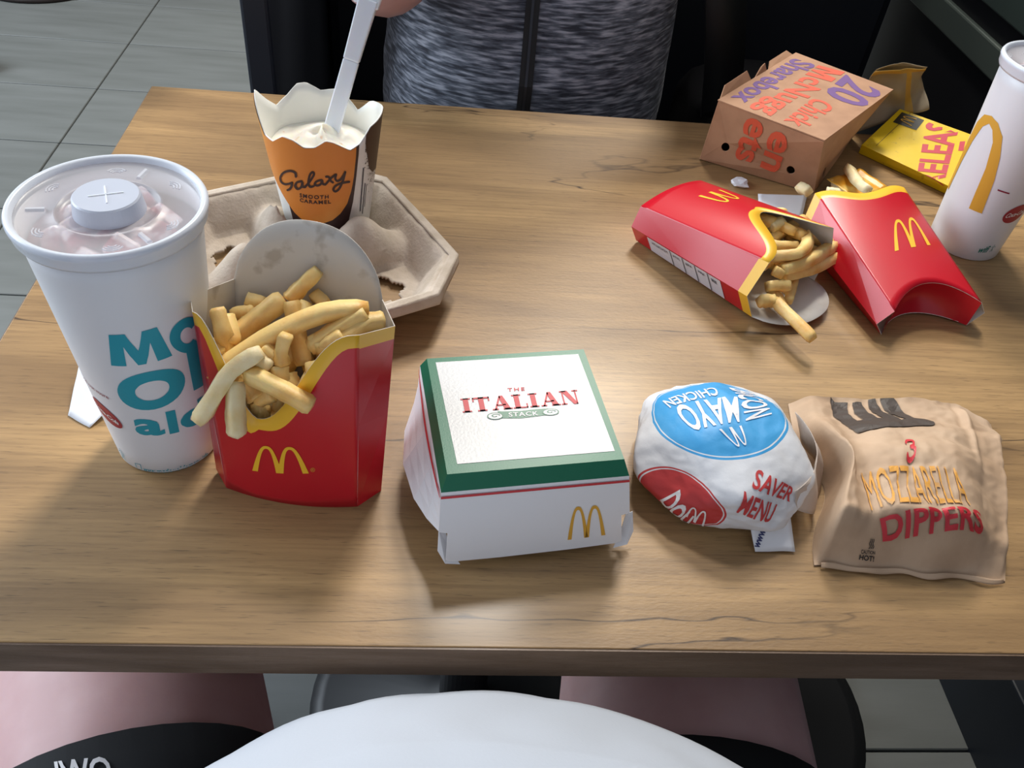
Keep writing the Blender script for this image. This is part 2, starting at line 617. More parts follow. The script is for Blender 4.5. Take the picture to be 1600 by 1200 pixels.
# ------------------------------------------------------------------ drinking cups
def cup(loc, rot, r0, r1, label, sc_=1.0, drink='#5a1d20'):
    root = empty('drink_cup', loc, (0, 0, rot), label, 'cup', None)
    H = 0.172
    body = obj('paper_cup', lathe([(r0 - 0.001, 0.0), (r0, 0.0012)] + [(r0 + (r1 - r0) * t / 12, 0.0012 + (H - 0.0012) * t / 12) for t in range(1, 13)], 96),
               cup_white, root, smooth=True, solid=0.0006)
    obj('cup_base', lathe([(r0 - 0.0012, 0.0035), (r0 - 0.0008, 0.0045)], 64, cap0=True, cap1=True), cup_white, root)
    rl = r1 + 0.004
    lid_ring = [(r1 + 0.0006, 0.1685), (rl - 0.0022, 0.1680), (rl - 0.0012, 0.1700), (rl - 0.0006, 0.1745), (rl, 0.1755), (rl, 0.1772), (rl - 0.0008, 0.1788), (rl - 0.0022, 0.1791),
                (rl - 0.0034, 0.1784), (rl - 0.0044, 0.1760)]
    lid = obj('lid', lathe(lid_ring, 96), M('lid_rim', '#dfe5ee', 0.3, alpha=0.93), root, smooth=True)
    film = glassy('lid_film', '#eeecf0', 0.62) if 'lid_film' not in MATS else MATS['lid_film']
    d = obj('lid_disc', lathe([(rl - 0.0044, 0.1760), (rl - 0.0054, 0.1752), (0.0275, 0.1748), (0.0268, 0.1756), (0.0256, 0.1756), (0.0248, 0.1740), (0.0205, 0.1736), (0.0180, 0.1735)], 96),
            film, lid, smooth=True)
    btn = obj('straw_button', lathe([(0.0182, 0.1735), (0.0168, 0.1822), (0.0160, 0.1830)], 64, cap1=True), M('lid_button', '#c3c9d6', 0.35, alpha=0.96), lid, smooth=False)
    bm = bmesh.new()
    for a in (0.35, 0.35 + PI / 2):
        c_, s_ = math.cos(a), math.sin(a)
        tube(bm, [(-0.0085 * c_, -0.0085 * s_, 0.1830), (0.0085 * c_, 0.0085 * s_, 0.1830)], 0.0005, 6)
    obj('straw_slit', bm, plastic_white, lid)
    # raised marks round the lid: bundles of short arcs and a pip
    bm = bmesh.new()
    for a in (-1.25, -0.35, 0.75, 1.75, 2.7, 3.9):
        for k in range(3):
            rr = 0.0025 + 0.0016 * k
            cx_, cy_ = 0.034 * math.cos(a), 0.034 * math.sin(a)
            tube(bm, [(cx_ + rr * math.cos(a + b), cy_ + rr * math.sin(a + b), 0.1751) for b in (-1.0, -0.5, 0, 0.5, 1.0)], 0.00045, 5)
    for a in (1.35, -0.8, 3.3):
        tube(bm, [((0.031 + q) * math.cos(a), (0.031 + q) * math.sin(a), 0.1748) for q in (0, 0.009)], 0.0016, 6)
    obj('raised_marks', bm, M('lid_marks', '#e4e6ec', 0.25, alpha=0.55), lid)['kind'] = 'stuff'
    obj('drink', lathe([(0.001, 0.160), (r1 - 0.0028, 0.160)], 64, cap0=False), M('drink_red', drink, 0.15), root)
    rng = random.Random(3)
    bm = bmesh.new()
    for k in range(16):
        a, rr = k * 2.4, 0.004 + (r1 - 0.0195) * ((k + 0.5) / 16) ** 0.5
        s = 0.0062 + 0.002 * rng.random()
        mat_ = Matrix.Translation((rr * math.cos(a), rr * math.sin(a), 0.1600 + 0.004 * rng.random())) @ Euler((rng.random(), rng.random(), rng.random() * 3)).to_matrix().to_4x4()
        vs = box(bm, -s, s, -s, s, -s * 0.9, s * 0.9)
        for v in vs:
            v.co = mat_ @ v.co
    ice = obj('ice', bm, M('ice_pink', '#e2d2d4', 0.2, sss=0.3, col2='#9c3f4b', nscale=60, amount=(0.47, 0.56)), root, bev=0.0025)
    ice['kind'] = 'stuff'
    return root, body


cupL, cupL_body = cup((-0.1724, 0.1510, 0), 0.0, 0.0321, 0.0458, 'large white paper cup with clear lid beside the standing fries carton')
cupR, cupR_body = cup((0.5056, 0.4392, 0), 0.0, 0.0322, 0.0412, 'large white paper cup with one big yellow arch, at right edge of the table')


# ------------------------------------------------------------------ fries cartons
def carton(name, pos, rot, dims, hc, bow, raise_, label, inside, ground=0.0, pinch=(0, 0, 0), back_bow=0.0, dip=-0.3):
    w0, w1, s0, s1, d0, d1, hs, hb, hf = dims
    root = empty(name, pos, rot, label, 'fries carton', 'red fries cartons')
    lerp = lambda a, b, t: a + (b - a) * t
    kz = lambda y: y * ground                      # keeps the bottom flat on the table when the carton leans
    W = lambda z: lerp(w0, w1, z / hs)
    S = lambda z: lerp(s0, s1, z / hs)
    D = lambda z: lerp(d0, d1, min(z / hs, 1.15))
    B = lambda z: lerp(bow * 0.55, bow, min(max(z / hs, 0), 1.1))

    def base(x):                                   # bottom fold line of front and back panels
        return raise_ * (1 - (2 * x) ** 2)

    def zfront(s):                                 # s -1..1 across the front; the scooped mouth, lowest left of the middle
        t = (s - dip) / (1 - dip) if s > dip else (dip - s) / (1 + dip)
        g = 0.5 - 0.5 * math.cos(PI * min(t / 0.93, 1.0))
        return hc + (hf - hc) * g

    band = 0.0085

    def front(s, z):
        x = s * W(z) / 2
        y = -D(z) - B(z) * (1 - s * s)
        zz = z
        return Vector((x, y, zz + kz(y) * max(0, 1 - z / 0.03)))
    V, F, MI = [], [], []
    ns, nz = 32, 14
    for j in range(nz + 2):
        for i in range(ns + 1):
            s = -1 + 2 * i / ns
            zb_, zt = base(s / 2), zfront(s)
            bw = band * math.sqrt(1 + ((zfront(min(s + 0.02, 1)) - zfront(max(s - 0.02, -1))) / (0.04 * w1 / 2)) ** 2)
            z = lerp(zb_, zt - bw, j / nz) if j <= nz else zt
            V.append(front(s, z))
    for j in range(nz + 1):
        for i in range(ns):
            a = j * (ns + 1) + i
            F.append((a, a + 1, a + ns + 2, a + ns + 1))
            MI.append(2 if j == nz else 0)
    fp = obj('front_panel', (V, F, MI), [red_card, inside, yellow_card, inside], root, smooth=True, solid=0.0005, solid_mat=1)

    sides = []
    for sg in (1, -1):
        V, F, MI = [], [], []
        for z, in ((0.0,), (0.5,), (0.93,), (1.0,)):
            zf, zc, zb_ = z * hf, z * hs, z * hs
            row = [Vector((sg * W(zf) / 2, -D(zf), zf)), Vector((sg * (W(zc) / 2 + S(zc)), 0, zc)) + (Vector(pinch) * (0.5 + 0.5 * z) if sg < 0 else Vector()), Vector((sg * W(zb_) / 2, D(zb_), zb_))]
            if z == 0:
                for v in row:
                    v.z += kz(v.y)
            V += row
        for j in range(3):
            for i in range(2):
                a = j * 3 + i
                f = (a, a + 1, a + 4, a + 3)
                F.append(f if sg > 0 else f[::-1])
                MI.append(2 if j == 2 else 0)
        sp = obj('side_panel', (V, F, MI), [red_card, inside, yellow_card, inside], root, solid=0.0005, solid_mat=1)
        sides.append(sp)

    def zback(s):
        c = max(0.0, 1 - abs(s) ** 2.3)
        return hs + (hb - hs) * c ** 0.62

    def back(s, z):
        x = s * W(min(z, hs)) / 2 * (1 if z <= hs else 1)
        dd = D(min(z, hs)) + (d1 - d0) / hs * max(0, z - hs) * 0.6
        y = dd + back_bow * (1 - s * s)
        return Vector((x, y, z + (kz(y) if z < 0.001 else 0)))
    V, F = grid(lambda u, v: back(-1 + 2 * u, lerp(base(u - 0.5), zback(-1 + 2 * u), v)), 32, 12, flip=True)
    bp = obj('back_panel', (V, F), [red_card, inside], root, smooth=True, solid=0.0005, solid_mat=1)

    def bottom(u, v):
        s = -1 + 2 * u
        a, b_ = front(s, base(s / 2)), back(s, base(s / 2))
        if abs(s) > 0.999:
            pass
        p = a.lerp(b_, v)
        p.z += (raise_ * 0.35 + 0.002) * math.sin(PI * v) * (1 - s * s)
        return p
    V, F = grid(bottom, 16, 6, flip=True)
    obj('bottom_panel', (V, F), [red_card, inside], root, smooth=True)
    return root, fp, sides, bp


C1P, C1R = (-0.0843, 0.1178, 0.0), (-0.1848, 0.0, -0.1456)
C1D = (0.0836, 0.0896, 0.0117, 0.0135, 0.0149, 0.0293, 0.1219, 0.163, 0.1308)
c1, c1_front, c1_side, c1_back = carton('fries_carton', C1P, C1R, C1D, 0.066, 0.010, 0.0,
                               'red fries carton standing upright, heaped with fries, beside the white cup', card_inside, math.tan(0.1848), (0.003, -0.009, 0.006), 0.003)
C2P, C2R = (0.2090, 0.4352, 0.0192), (R_(-84.6), R_(0.2), R_(-141.8))
C2D = (0.0825, 0.0892, 0.0091, 0.0150, 0.0172, 0.0267, 0.1349, 0.1689, 0.1383)
c2, c2_front, c2_side, c2_back = carton('fries_carton', C2P, C2R, C2D, 0.088, 0.010, 0.0,
                               'red fries carton lying on its back, spilling fries, nutrition panel on its side', card_inside2)
C3P, C3R = (0.4093, 0.2976, 0.0145), (R_(-85.2), R_(-0.9), R_(11.2))
C3D = (0.0831, 0.0916, 0.0105, 0.0120, 0.0133, 0.0231, 0.1298, 0.150, 0.1442)
c3, c3_front, c3_side, c3_back = carton('fries_carton', C3P, C3R, C3D, 0.131, 0.008, 0.022,
                               'almost empty red fries carton lying face up, bottom end towards the viewer', card_inside2, dip=-0.12)

# ------------------------------------------------------------------ fries
FRIES = [
    (1,[(-39, 141, 123), (-64, 136, 123), (-96, 126, 110), (-127, 118, 88)],0.0085,'longest fry lying across the whole pile in the standing carton'),
    (1,[(-95, 112, 114), (-111, 106, 104), (-120, 99, 92), (-130, 95, 75)],0.0088,'pale bent fry sticking out over the left rim of the standing carton'),
    (1,[(-109, 105, 97), (-109, 95, 85), (-109, 90, 70)],0.0085,'pale fry hanging straight down outside the front of the standing carton'),
    (1,[(-103, 107, 102), (-83, 97, 100), (-66, 90, 95)],0.0082,'fry poking out over the yellow rim, tip pointing at the green box'),
    (1,[(-124, 142, 118), (-120, 133, 108), (-118, 130, 94)],0.0080,'stubby fry standing up at the left inner corner of the standing carton'),
    (1,[(-89, 155, 117), (-104, 147, 107), (-116, 139, 100)],0.0095,'broad golden fry leaning left behind the longest fry in the standing carton'),
    (1,[(-70, 169, 128), (-80, 164, 119), (-87, 158, 113)],0.0078,'topmost fry, leaning on the grey back panel of the standing carton'),
    (1,[(-84, 152, 118), (-80, 141, 103), (-76, 128, 90)],0.0075,'upright fry crossing behind the middle of the longest fry'),
    (1,[(-82, 120, 120), (-85, 116, 110), (-85, 113, 103)],0.0072,'short upright fry in front of the longest fry, under its middle'),
    (1,[(-87, 113, 103), (-85, 106, 91)],0.0085,'short fry end pointing down behind the front rim of the standing carton'),
    (1,[(-40, 137, 124), (-55, 131, 116), (-71, 124, 107)],0.0085,'fry just below the right end of the longest fry'),
    (1,[(-112, 166, 106), (-101, 161, 107)],0.0080,'small fry tip against the back panel at the upper left of the pile'),
    (1,[(-73, 166, 112), (-65, 157, 111)],0.0075,'small golden fry tip right of the topmost fry'),
    (1,[(-30, 138, 118), (-41, 134, 118), (-52, 124, 112)],0.0085,'fry at the far right inner corner of the standing carton'),
    (1,[(-99, 116, 107), (-91, 111, 102)],0.0085,'short fry under the bent pale fry, behind the rim'),
    (1,[(-96, 121, 108), (-88, 117, 103)],0.0080,None),
    (1,[(-121, 146, 109), (-115, 131, 101)],0.0080,None),
    (1,[(-120, 157, 102), (-107, 156, 105)],0.0080,None),
    (1,[(-71, 114, 100), (-63, 114, 103)],0.0080,None),
    (1,[(-74, 112, 96), (-70, 111, 94)],0.0080,None),
    (1,[(-63, 154, 108), (-46, 148, 113)],0.0080,None),
    (1,[(-70, 130, 109), (-57, 118, 108)],0.0080,None),
    (1,[(-108, 113, 89), (-100, 107, 82)],0.0080,None),
    (1,[(-63, 122, 109), (-52, 125, 117)],0.0080,None),
    (1,[(-130, 133, 98), (-121, 123, 99)],0.0080,None),
    (1,[(-79, 157, 112), (-76, 145, 108)],0.0080,None),
    (1,[(-101, 110, 78), (-91, 110, 84)],0.0080,None),
    (1,[(-83, 115, 95), (-79, 109, 89)],0.0080,None),
    (2,[(282, 366, 38), (301, 381, 41), (323, 402, 38)],0.0080,'fry slanting up to the far side in the mouth of the lying carton'),
    (2,[(281, 373, 46), (294, 378, 48)],0.0090,'pale stubby fry under the yellow rim of the lying carton'),
    (2,[(269, 331, 44), (291, 329, 50), (307, 350, 47), (314, 372, 42)],0.0080,'curved fry bending upward in the mouth of the lying carton'),
    (2,[(279, 320, 40), (304, 334, 40), (342, 372, 32)],0.0090,'fry reaching furthest right in the lying carton'),
    (2,[(286, 327, 29), (313, 340, 28), (351, 373, 22)],0.0090,'thick fry along the lower right of the lying carton'),
    (2,[(273, 301, 22), (284, 278, 21), (294, 259, 19)],0.0085,'long fry lying on the white back flap of the lying carton, tip over its edge'),
    (2,[(304, 345, 17), (288, 308, 17)],0.0075,'thin fry lying crosswise on the white back flap of the lying carton'),
    (2,[(267, 311, 29), (287, 314, 28)],0.0085,'short fry below the notch of the yellow rim of the lying carton'),
    (2,[(258, 297, 24), (273, 301, 22)],0.0085,'short blunt fry at the near corner of the lying carton'),
    (2,[(272, 320, 39), (280, 318, 36)],0.0080,'fry stub just past the notch of the yellow rim'),
    (2,[(294, 411, 36), (308, 412, 37)],0.0085,'fry under the far end of the yellow rim of the lying carton'),
    (2,[(312, 386, 35), (327, 379, 34), (344, 378, 29)],0.0090,'fry along the far side wall of the lying carton'),
    (2,[(277, 353, 41), (303, 357, 38)],0.0080,None),
    (2,[(302, 373, 31), (326, 364, 29)],0.0090,None),
    (2,[(289, 349, 28), (309, 353, 29)],0.0090,None),
    (2,[(276, 323, 19), (279, 296, 19)],0.0080,None),
    (2,[(304, 400, 29), (307, 377, 31)],0.0080,None),
    (2,[(289, 326, 20), (293, 319, 18)],0.0080,None),
    (3,[(408, 524, 26), (401, 481, 34), (401, 458, 39)],0.0085,'whitish fry sticking out of the mouth of the empty carton onto the dip pot'),
    (3,[(349, 491, 19), (353, 474, 24)],0.0085,'pale fry tip at the left corner of the empty carton mouth'),
    (3,[(365, 464, 31), (377, 462, 31)],0.0080,'pale fry tip under the yellow rim of the empty carton'),
]


def fry(pts, w, pale, seed):
    rng = random.Random(seed)
    P = [Vector(p) / 1000 for p in pts]
    n = 9
    path = []
    if len(P) == 2:
        mid = (P[0] + P[1]) / 2 + Vector((rng.uniform(-1, 1), rng.uniform(-1, 1), rng.uniform(0, 1))) * (P[1] - P[0]).length * 0.05
        P = [P[0], mid, P[1]]
    segs = len(P) - 1
    for k in range(n + 1):
        t = k / n * segs
        i = min(int(t), segs - 1)
        t -= i
        p0, p1, p2, p3 = P[max(i - 1, 0)], P[i], P[i + 1], P[min(i + 2, segs)]
        path.append(0.5 * ((2 * p1) + (p2 - p0) * t + (2 * p0 - 5 * p1 + 4 * p2 - p3) * t * t + (3 * p1 - p0 - 3 * p2 + p3) * t ** 3))
    c = sum(path, Vector()) / len(path)
    bm = bmesh.new()
    rings = []
    roll = rng.uniform(0, 1.5)
    up = Vector((0.2, 0.1, 1)).normalized()
    for k, p in enumerate(path):
        d = (path[min(k + 1, n)] - path[max(k - 1, 0)]).normalized()
        x = d.cross(up)
        if x.length < 0.2:
            x = d.cross(Vector((1, 0, 0)))
        x.normalize()
        y = x.cross(d).normalized()
        ww = w * (0.5 + rng.uniform(-0.03, 0.03)) * (0.86 if k in (0, n) else 1.06)
        ring = []
        for q in range(8):                       # a square section with its corners rubbed off
            a = roll + q * PI / 4
            rr = ww * (1.30 if q % 2 else 1.0)
            ring.append(bm.verts.new(p - c + x * rr * math.cos(a) + y * rr * math.sin(a)))
        rings.append(ring)
    for a, b in zip(rings, rings[1:]):
        for q in range(8):
            bm.faces.new((a[q], a[(q + 1) % 8], b[(q + 1) % 8], b[q]))
    bm.faces.new(rings[0][::-1])
    bm.faces.new(rings[-1])
    bmesh.ops.recalc_face_normals(bm, faces=bm.faces)
    o = obj('french_fry', bm, fry_pale if pale else fry_mat, smooth=True)
    o.location = (c.x, c.y, c.z + T)
    return o


GN = {1: ('fries in the standing carton', 'short golden fry half buried in the pile of the standing red carton'),
      2: ('fries in the lying carton', 'golden fry half buried among the fries in the mouth of the lying carton'),
      3: ('fries in the empty carton', None)}
for i, (ci, pts, w_, lab) in enumerate(FRIES):
    o = fry(pts, w_, lab is not None and ('pale' in lab or 'whitish' in lab), 100 + i)
    tag(o, lab or GN[ci][1], 'fry', GN[ci][0])
rng = random.Random(21)
M1 = WORLD[c1.name]
M2 = WORLD[c2.name]
for k in range(38):
    x = rng.uniform(-0.037, 0.037)
    y = rng.uniform(-0.020, 0.020)
    zt = 0.072 + 0.024 * (abs(x + 0.010) / 0.04) + 0.55 * (y + 0.012) + rng.uniform(-0.010, 0.010)
    a = M1 @ Vector((x, y, zt))
    dx, dy = rng.uniform(-0.6, 0.6), rng.uniform(-0.12, 0.12)
    ln = rng.uniform(0.040, 0.058)
    xb = max(-0.036, min(0.036, x + dx * ln))
    b = M1 @ Vector((xb, max(-0.012, min(0.012, y + dy * ln)), zt - ln * 0.8))
    o = fry([tuple((Vector((v.x, v.y, v.z - T)) * 1000)) for v in (a, b)], 0.008, False, 300 + k)
    tag(o, GN[1][1], 'fry', GN[1][0])
for k in range(9):                              # low in the scooped mouth of the standing carton
    x = -0.030 + 0.0062 * k
    a = M1 @ Vector((x, -0.0195 + 0.006 * (k % 2), 0.066 + rng.uniform(-0.004, 0.008)))
    b = M1 @ Vector((x * 0.85 + rng.uniform(-0.008, 0.008), -0.005, 0.030))
    o = fry([tuple((Vector((v.x, v.y, v.z - T)) * 1000)) for v in (a, b)], 0.0085, False, 350 + k)
    tag(o, GN[1][1], 'fry', GN[1][0])
for k in range(22):
    x = -0.034 + 0.068 * ((k * 0.618) % 1.0)
    y = -0.022 + 0.036 * ((k * 0.382 + 0.2) % 1.0)
    z1 = rng.uniform(0.092, 0.124) + (0.012 if y > 0 else 0)
    a = M2 @ Vector((x, y, z1))
    b = M2 @ Vector((max(-0.033, min(0.033, x + rng.uniform(-0.02, 0.02))), y * 0.6, z1 - 0.05))
    o = fry([tuple((Vector((v.x, v.y, v.z - T)) * 1000)) for v in (a, b)], 0.008, False, 400 + k)
    tag(o, GN[2][1], 'fry', GN[2][0])

# ------------------------------------------------------------------ moulded cup carrier
CX, CY, CA = -0.106, 0.328, R_(-60)
carr = empty('cup_carrier', (CX, CY, 0), (0, 0, CA), 'grey brown moulded pulp cup carrier behind the standing fries carton', 'cup carrier')
HW = 0.100


def carrier_z(u, v):
    """u,v in metres from the middle; height of the upper skin"""
    a = max(abs(u), abs(v), (abs(u) + abs(v)) / 1.62)
    rim = 0.034
    z = 0.006
    # sloping outer wall
    t = (a - 0.078) / 0.016
    z = z + (rim - z) * max(0.0, min(1.0, t)) ** 0.8
    # hump between the wells
    r = math.hypot(u, v)
    z = max(z, 0.030 * max(0.0, 1 - (r / 0.040) ** 2.2) if r < 0.040 else 0)
    # ridges between neighbouring wells
    for (p, q) in ((u, v), (v, u)):
        if abs(p) < 0.023 and abs(q) < 0.088:
            rr = math.cos(p / 0.023 * PI / 2) ** 0.55
            along = 0.020 + 0.027 * math.exp(-((abs(q) - 0.047) / 0.022) ** 2)
            z = max(z, along * rr)
    dw = math.hypot(u + 0.0525, v - 0.0412)
    if dw < 0.046:
        z = min(z, 0.0042 + max(0.0, dw - 0.0355) * 3.0)
    z += 0.0010 * noise.noise(Vector((u * 45, v * 45, 0))) + 0.0006 * noise.noise(Vector((u * 160, v * 160, 2)))
    return z


n = 88
bm = bmesh.new()
vg = {}
for i in range(n + 1):
    for j in range(n + 1):
        u, v = -HW + 2 * HW * i / n, -HW + 2 * HW * j / n
        a = (abs(u) + abs(v)) / 1.62
        if a > HW * 1.0:                        # chamfered corners
            k = HW / a
            u, v = u * k, v * k
        vg[i, j] = bm.verts.new((u, v, carrier_z(u, v)))
for i in range(n):
    for j in range(n):
        u, v = -HW + 2 * HW * (i + 0.5) / n, -HW + 2 * HW * (j + 0.5) / n
        hole = False
        for su in (-1, 1):
            for sv in (-1, 1):
                d_ = math.hypot(u - su * 0.045, v - sv * 0.045)
                if d_ < 0.0165 + 0.002 * math.sin(5 * math.atan2(v - sv * 0.047, u - su * 0.047)):
                    hole = True
        if hole:
            continue
        try:
            bm.faces.new((vg[i, j], vg[i + 1, j], vg[i + 1, j + 1], vg[i, j + 1]))
        except ValueError:
            pass
bmesh.ops.delete(bm, geom=[v for v in bm.verts if not v.link_faces], context='VERTS')
tray = obj('tray', bm, pulp, carr, smooth=True, solid=0.0022)
# turned-down rim
ring = []
for k in range(8):
    pass
cc = HW * 0.62
outl = [(HW, -cc), (HW, cc), (cc, HW), (-cc, HW), (-HW, cc), (-HW, -cc), (-cc, -HW), (cc, -HW)]
bm = bmesh.new()
r0_ = [bm.verts.new((x * 0.965, y * 0.965, 0.0362)) for x, y in outl]
r1_ = [bm.verts.new((x * 1.03, y * 1.03, 0.0362)) for x, y in outl]
r2_ = [bm.verts.new((x * 1.04, y * 1.04, 0.027)) for x, y in outl]
for a, b in ((r0_, r1_), (r1_, r2_)):
    for k in range(8):
        bm.faces.new((a[k], b[k], b[(k + 1) % 8], a[(k + 1) % 8]))
bmesh.ops.subdivide_edges(bm, edges=bm.edges[:], cuts=3, use_grid_fill=True)
for v in bm.verts:
    v.co += Vector((noise.noise(v.co * 60), noise.noise(v.co * 60 + Vector((5, 0, 0))), noise.noise(v.co * 60 + Vector((0, 9, 0))))) * 0.0012
obj('rim', bm, pulp, carr, smooth=True, solid=0.0025)

# ------------------------------------------------------------------ ice cream cup with spoon
ic = empty('ice_cream_cup', (-0.0967, 0.3944, 0.0065), (0, 0, 0), 'orange and white ice cream cup with scalloped opened rim, standing in the carrier', 'ice cream cup')
IR0, IR1, IH = 0.0338, 0.0472, 0.105
RIM = [(-180, 0.128), (-168, 0.122), (-150, 0.104), (-134, 0.104), (-119, 0.113), (-109, 0.112), (-99, 0.107), (-89, 0.108), (-79, 0.114), (-72, 0.112), (-56, 0.103), (-45, 0.106), (-32, 0.117),
       (0, 0.120), (36, 0.112), (41, 0.110), (50, 0.103), (57, 0.098), (68, 0.105), (77, 0.112), (97, 0.109), (111, 0.116), (120, 0.116), (132, 0.109), (147, 0.104), (160, 0.113), (175, 0.125), (180, 0.128)]


def rimz(deg):
    for (a, za), (b, zb_) in zip(RIM, RIM[1:]):
        if a <= deg <= b:
            t = (deg - a) / (b - a)
            return za + (zb_ - za) * t
    return 0.11


def icp(u, v):
    a = -PI + 2 * PI * u
    zt = rimz(math.degrees(a)) - 0.006
    z = zt * v
    r = IR0 + (IR1 - IR0) * z / IH
    return Vector((r * math.cos(a), r * math.sin(a), z))


ic_white = M('ice_cup_white', '#e8e8e4', 0.4)
V, F = grid(icp, 144, 14, closed_u=True)
ic_body = obj('cup_body', (V, F), [ic_white, M('ice_cup_inside', '#ecebe3', 0.45)], ic, smooth=True, solid=0.0006, solid_mat=1)
obj('cup_base', lathe([(IR0 - 0.001, 0.0005), (IR0 - 0.0007, 0.003)], 48, cap0=True, cap1=True), ic_white, ic)
rI = IR0 + (IR1 - IR0) * 0.078 / IH - 0.0009
V, F = grid(lambda u, v: Vector(((rI * (1 - v) + 0.0005) * math.cos(2 * PI * u), (rI * (1 - v) + 0.0005) * math.sin(2 * PI * u),
            0.078 + 0.016 * v ** 1.3 * (1 + 0.2 * math.sin(6 * PI * u + 7 * v)) + 0.004 * noise.noise(Vector((u * 9, v * 5, 3))))), 48, 12, closed_u=True)
obj('ice_cream', (V, F), M('ice_cream', '#efe9dc', 0.45, sss=0.4, col2='#d9a05e', nscale=70, amount=(0.62, 0.72)), ic, smooth=True)

sp = empty('ice_cream_spoon', (-0.085, 0.3994, 0.10), (0, 0, 0), 'long white plastic spoon standing in the ice cream cup', 'spoon')
a_, b_ = Vector((-0.0965, 0.398, 0.075)), Vector((-0.0615, 0.440, 0.186))
d_ = (b_ - a_).normalized()
xx = Vector((0.92, -0.1, -0.2))
xx = (xx - d_ * xx.dot(d_)).normalized()
yy = d_.cross(xx).normalized()
org = Vector((-0.085, 0.3994, 0.10))


def bar(bm, t0, t1, w0_, w1_, th, xo=0.0, yo=0.0):
    vs = []
    for t, w_ in ((t0, w0_), (t1, w1_)):
        c = a_ + d_ * t - org
        for sx, sy in ((-1, -1), (1, -1), (1, 1), (-1, 1)):
            vs.append(bm.verts.new(c + xx * (sx * w_ / 2 + xo) + yy * (sy * th / 2 + yo)))
    for f in ((3, 2, 1, 0), (4, 5, 6, 7), (0, 1, 5, 4), (1, 2, 6, 5), (2, 3, 7, 6), (3, 0, 4, 7)):
        bm.faces.new([vs[i] for i in f])


L_ = (b_ - a_).length
bm = bmesh.new()
bar(bm, 0.0, L_ * 0.62, 0.0130, 0.0125, 0.006)
obj('shaft', bm, plastic_white, sp, bev=0.001)
bm = bmesh.new()
bar(bm, L_ * 0.62, L_ * 1.0, 0.0125, 0.0150, 0.009)
obj('handle_socket', bm, plastic_white, sp, bev=0.001)
bm = bmesh.new()
bar(bm, L_ * 0.955, L_ * 1.04, 0.020, 0.021, 0.007, xo=-0.001)
obj('clip', bm, plastic_white, sp, bev=0.0015)

# ------------------------------------------------------------------ burger box in the middle
BZ = R_(8.6)
bb = empty('burger_box', (0.0586, 0.1150, 0), (0, 0, BZ), 'closed green and white burger box in the middle foreground', 'burger box')


def frust(rings, smooth=False):
    """stack of 4-corner rings bottom->top, each a list of 4 points ccw from front-left"""
    V = [Vector(p) for r in rings for p in r]
    F = []
    for j in range(len(rings) - 1):
        for i in range(4):
            F.append((4 * j + i, 4 * j + (i + 1) % 4, 4 * j + 4 + (i + 1) % 4, 4 * j + 4 + i))
    return V, F


rect = lambda x, yf, yb, z: [(-x, -yf, z), (x, -yf, z), (x, yb, z), (-x, yb, z)]
TZ = 0.070
ring4 = lambda x0, x1, y0, y1, z: [(x0, y0, z), (x1, y0, z), (x1, y1, z), (x0, y1, z)]
rt = ring4(-0.0565, 0.0462, -0.0413, 0.0545, TZ)
rc = ring4(-0.0602, 0.0496, -0.0462, 0.0585, 0.0605)
rw = ring4(-0.0620, 0.0575, -0.0545, 0.0600, 0.0085)
V, F = frust([rc, rt])
bc = obj('lid_bevel', (V, F), green_ink, bb, solid=0.0006)
bt = obj('lid_top', (rt, [(0, 1, 2, 3)]), green_ink, bb, solid=0.0006)
# lid walls: front runs low, the sides stop higher and leave open corner notches
WV = [Vector(p) for p in rc] + [Vector(p) for p in rw]
def wall_pt(i, k, t):
    p = WV[i].lerp(WV[(i + 1) % 4], k)
    q = WV[4 + i].lerp(WV[4 + (i + 1) % 4], k)
    return p.lerp(q, t)
walls = []
for i, (profile) in enumerate((
        [(0.0, 1.02), (0.04, 1.05), (0.3, 1.06), (0.7, 1.05), (0.96, 1.03), (1.0, 1.0)],
        [(0.0, 0.60), (0.25, 0.62), (0.5, 0.62), (0.75, 0.62), (1.0, 0.62)],
        [(0.0, 0.9), (0.5, 0.9), (1.0, 0.9)],
        [(0.0, 0.58), (0.25, 0.60), (0.5, 0.60), (0.75, 0.60), (0.90, 0.58), (1.0, 0.56)])):
    vs, fs = [], []
    nt_ = 5
    for k, t in profile:
        for r in range(nt_):
            tt = t * (0.0, 0.3, 0.56, 0.59, 1.0)[r] if i == 0 else t * r / (nt_ - 1)
            kk = k
            if i == 0 and r >= 3:                # the front flap is cut narrower low down, leaving open corner notches
                kk = 0.045 + 0.91 * k
            bulge = Vector()
            if i == 3:
                bulge = Vector((-0.015 * math.sin(PI * k) ** 0.8 * (tt / 0.6), 0, 0))
            if i == 1:
                bulge = Vector((0.006 * math.sin(PI * k) * (tt / 0.6), 0, 0))
            vs.append(wall_pt(i, kk, tt) + bulge)
    for q in range(len(profile) - 1):
        for r in range(nt_ - 1):
            a = q * nt_ + r
            fs.append((a, a + 1, a + nt_ + 1, a + nt_))
    walls.append(obj('lid_wall', (vs, fs), white_card, bb, solid=0.0006))
# lower half
ro = ring4(-0.0540, 0.0500, -0.0470, 0.0530, 0.020)
rb = ring4(-0.0500, 0.0460, -0.0430, 0.0480, 0.0008)
V, F = frust([rb, ro])
F.append((3, 2, 1, 0))
obj('base', (V, F), [M('box_base_white', '#dfe0e4', 0.5)], bb, solid=0.0006)
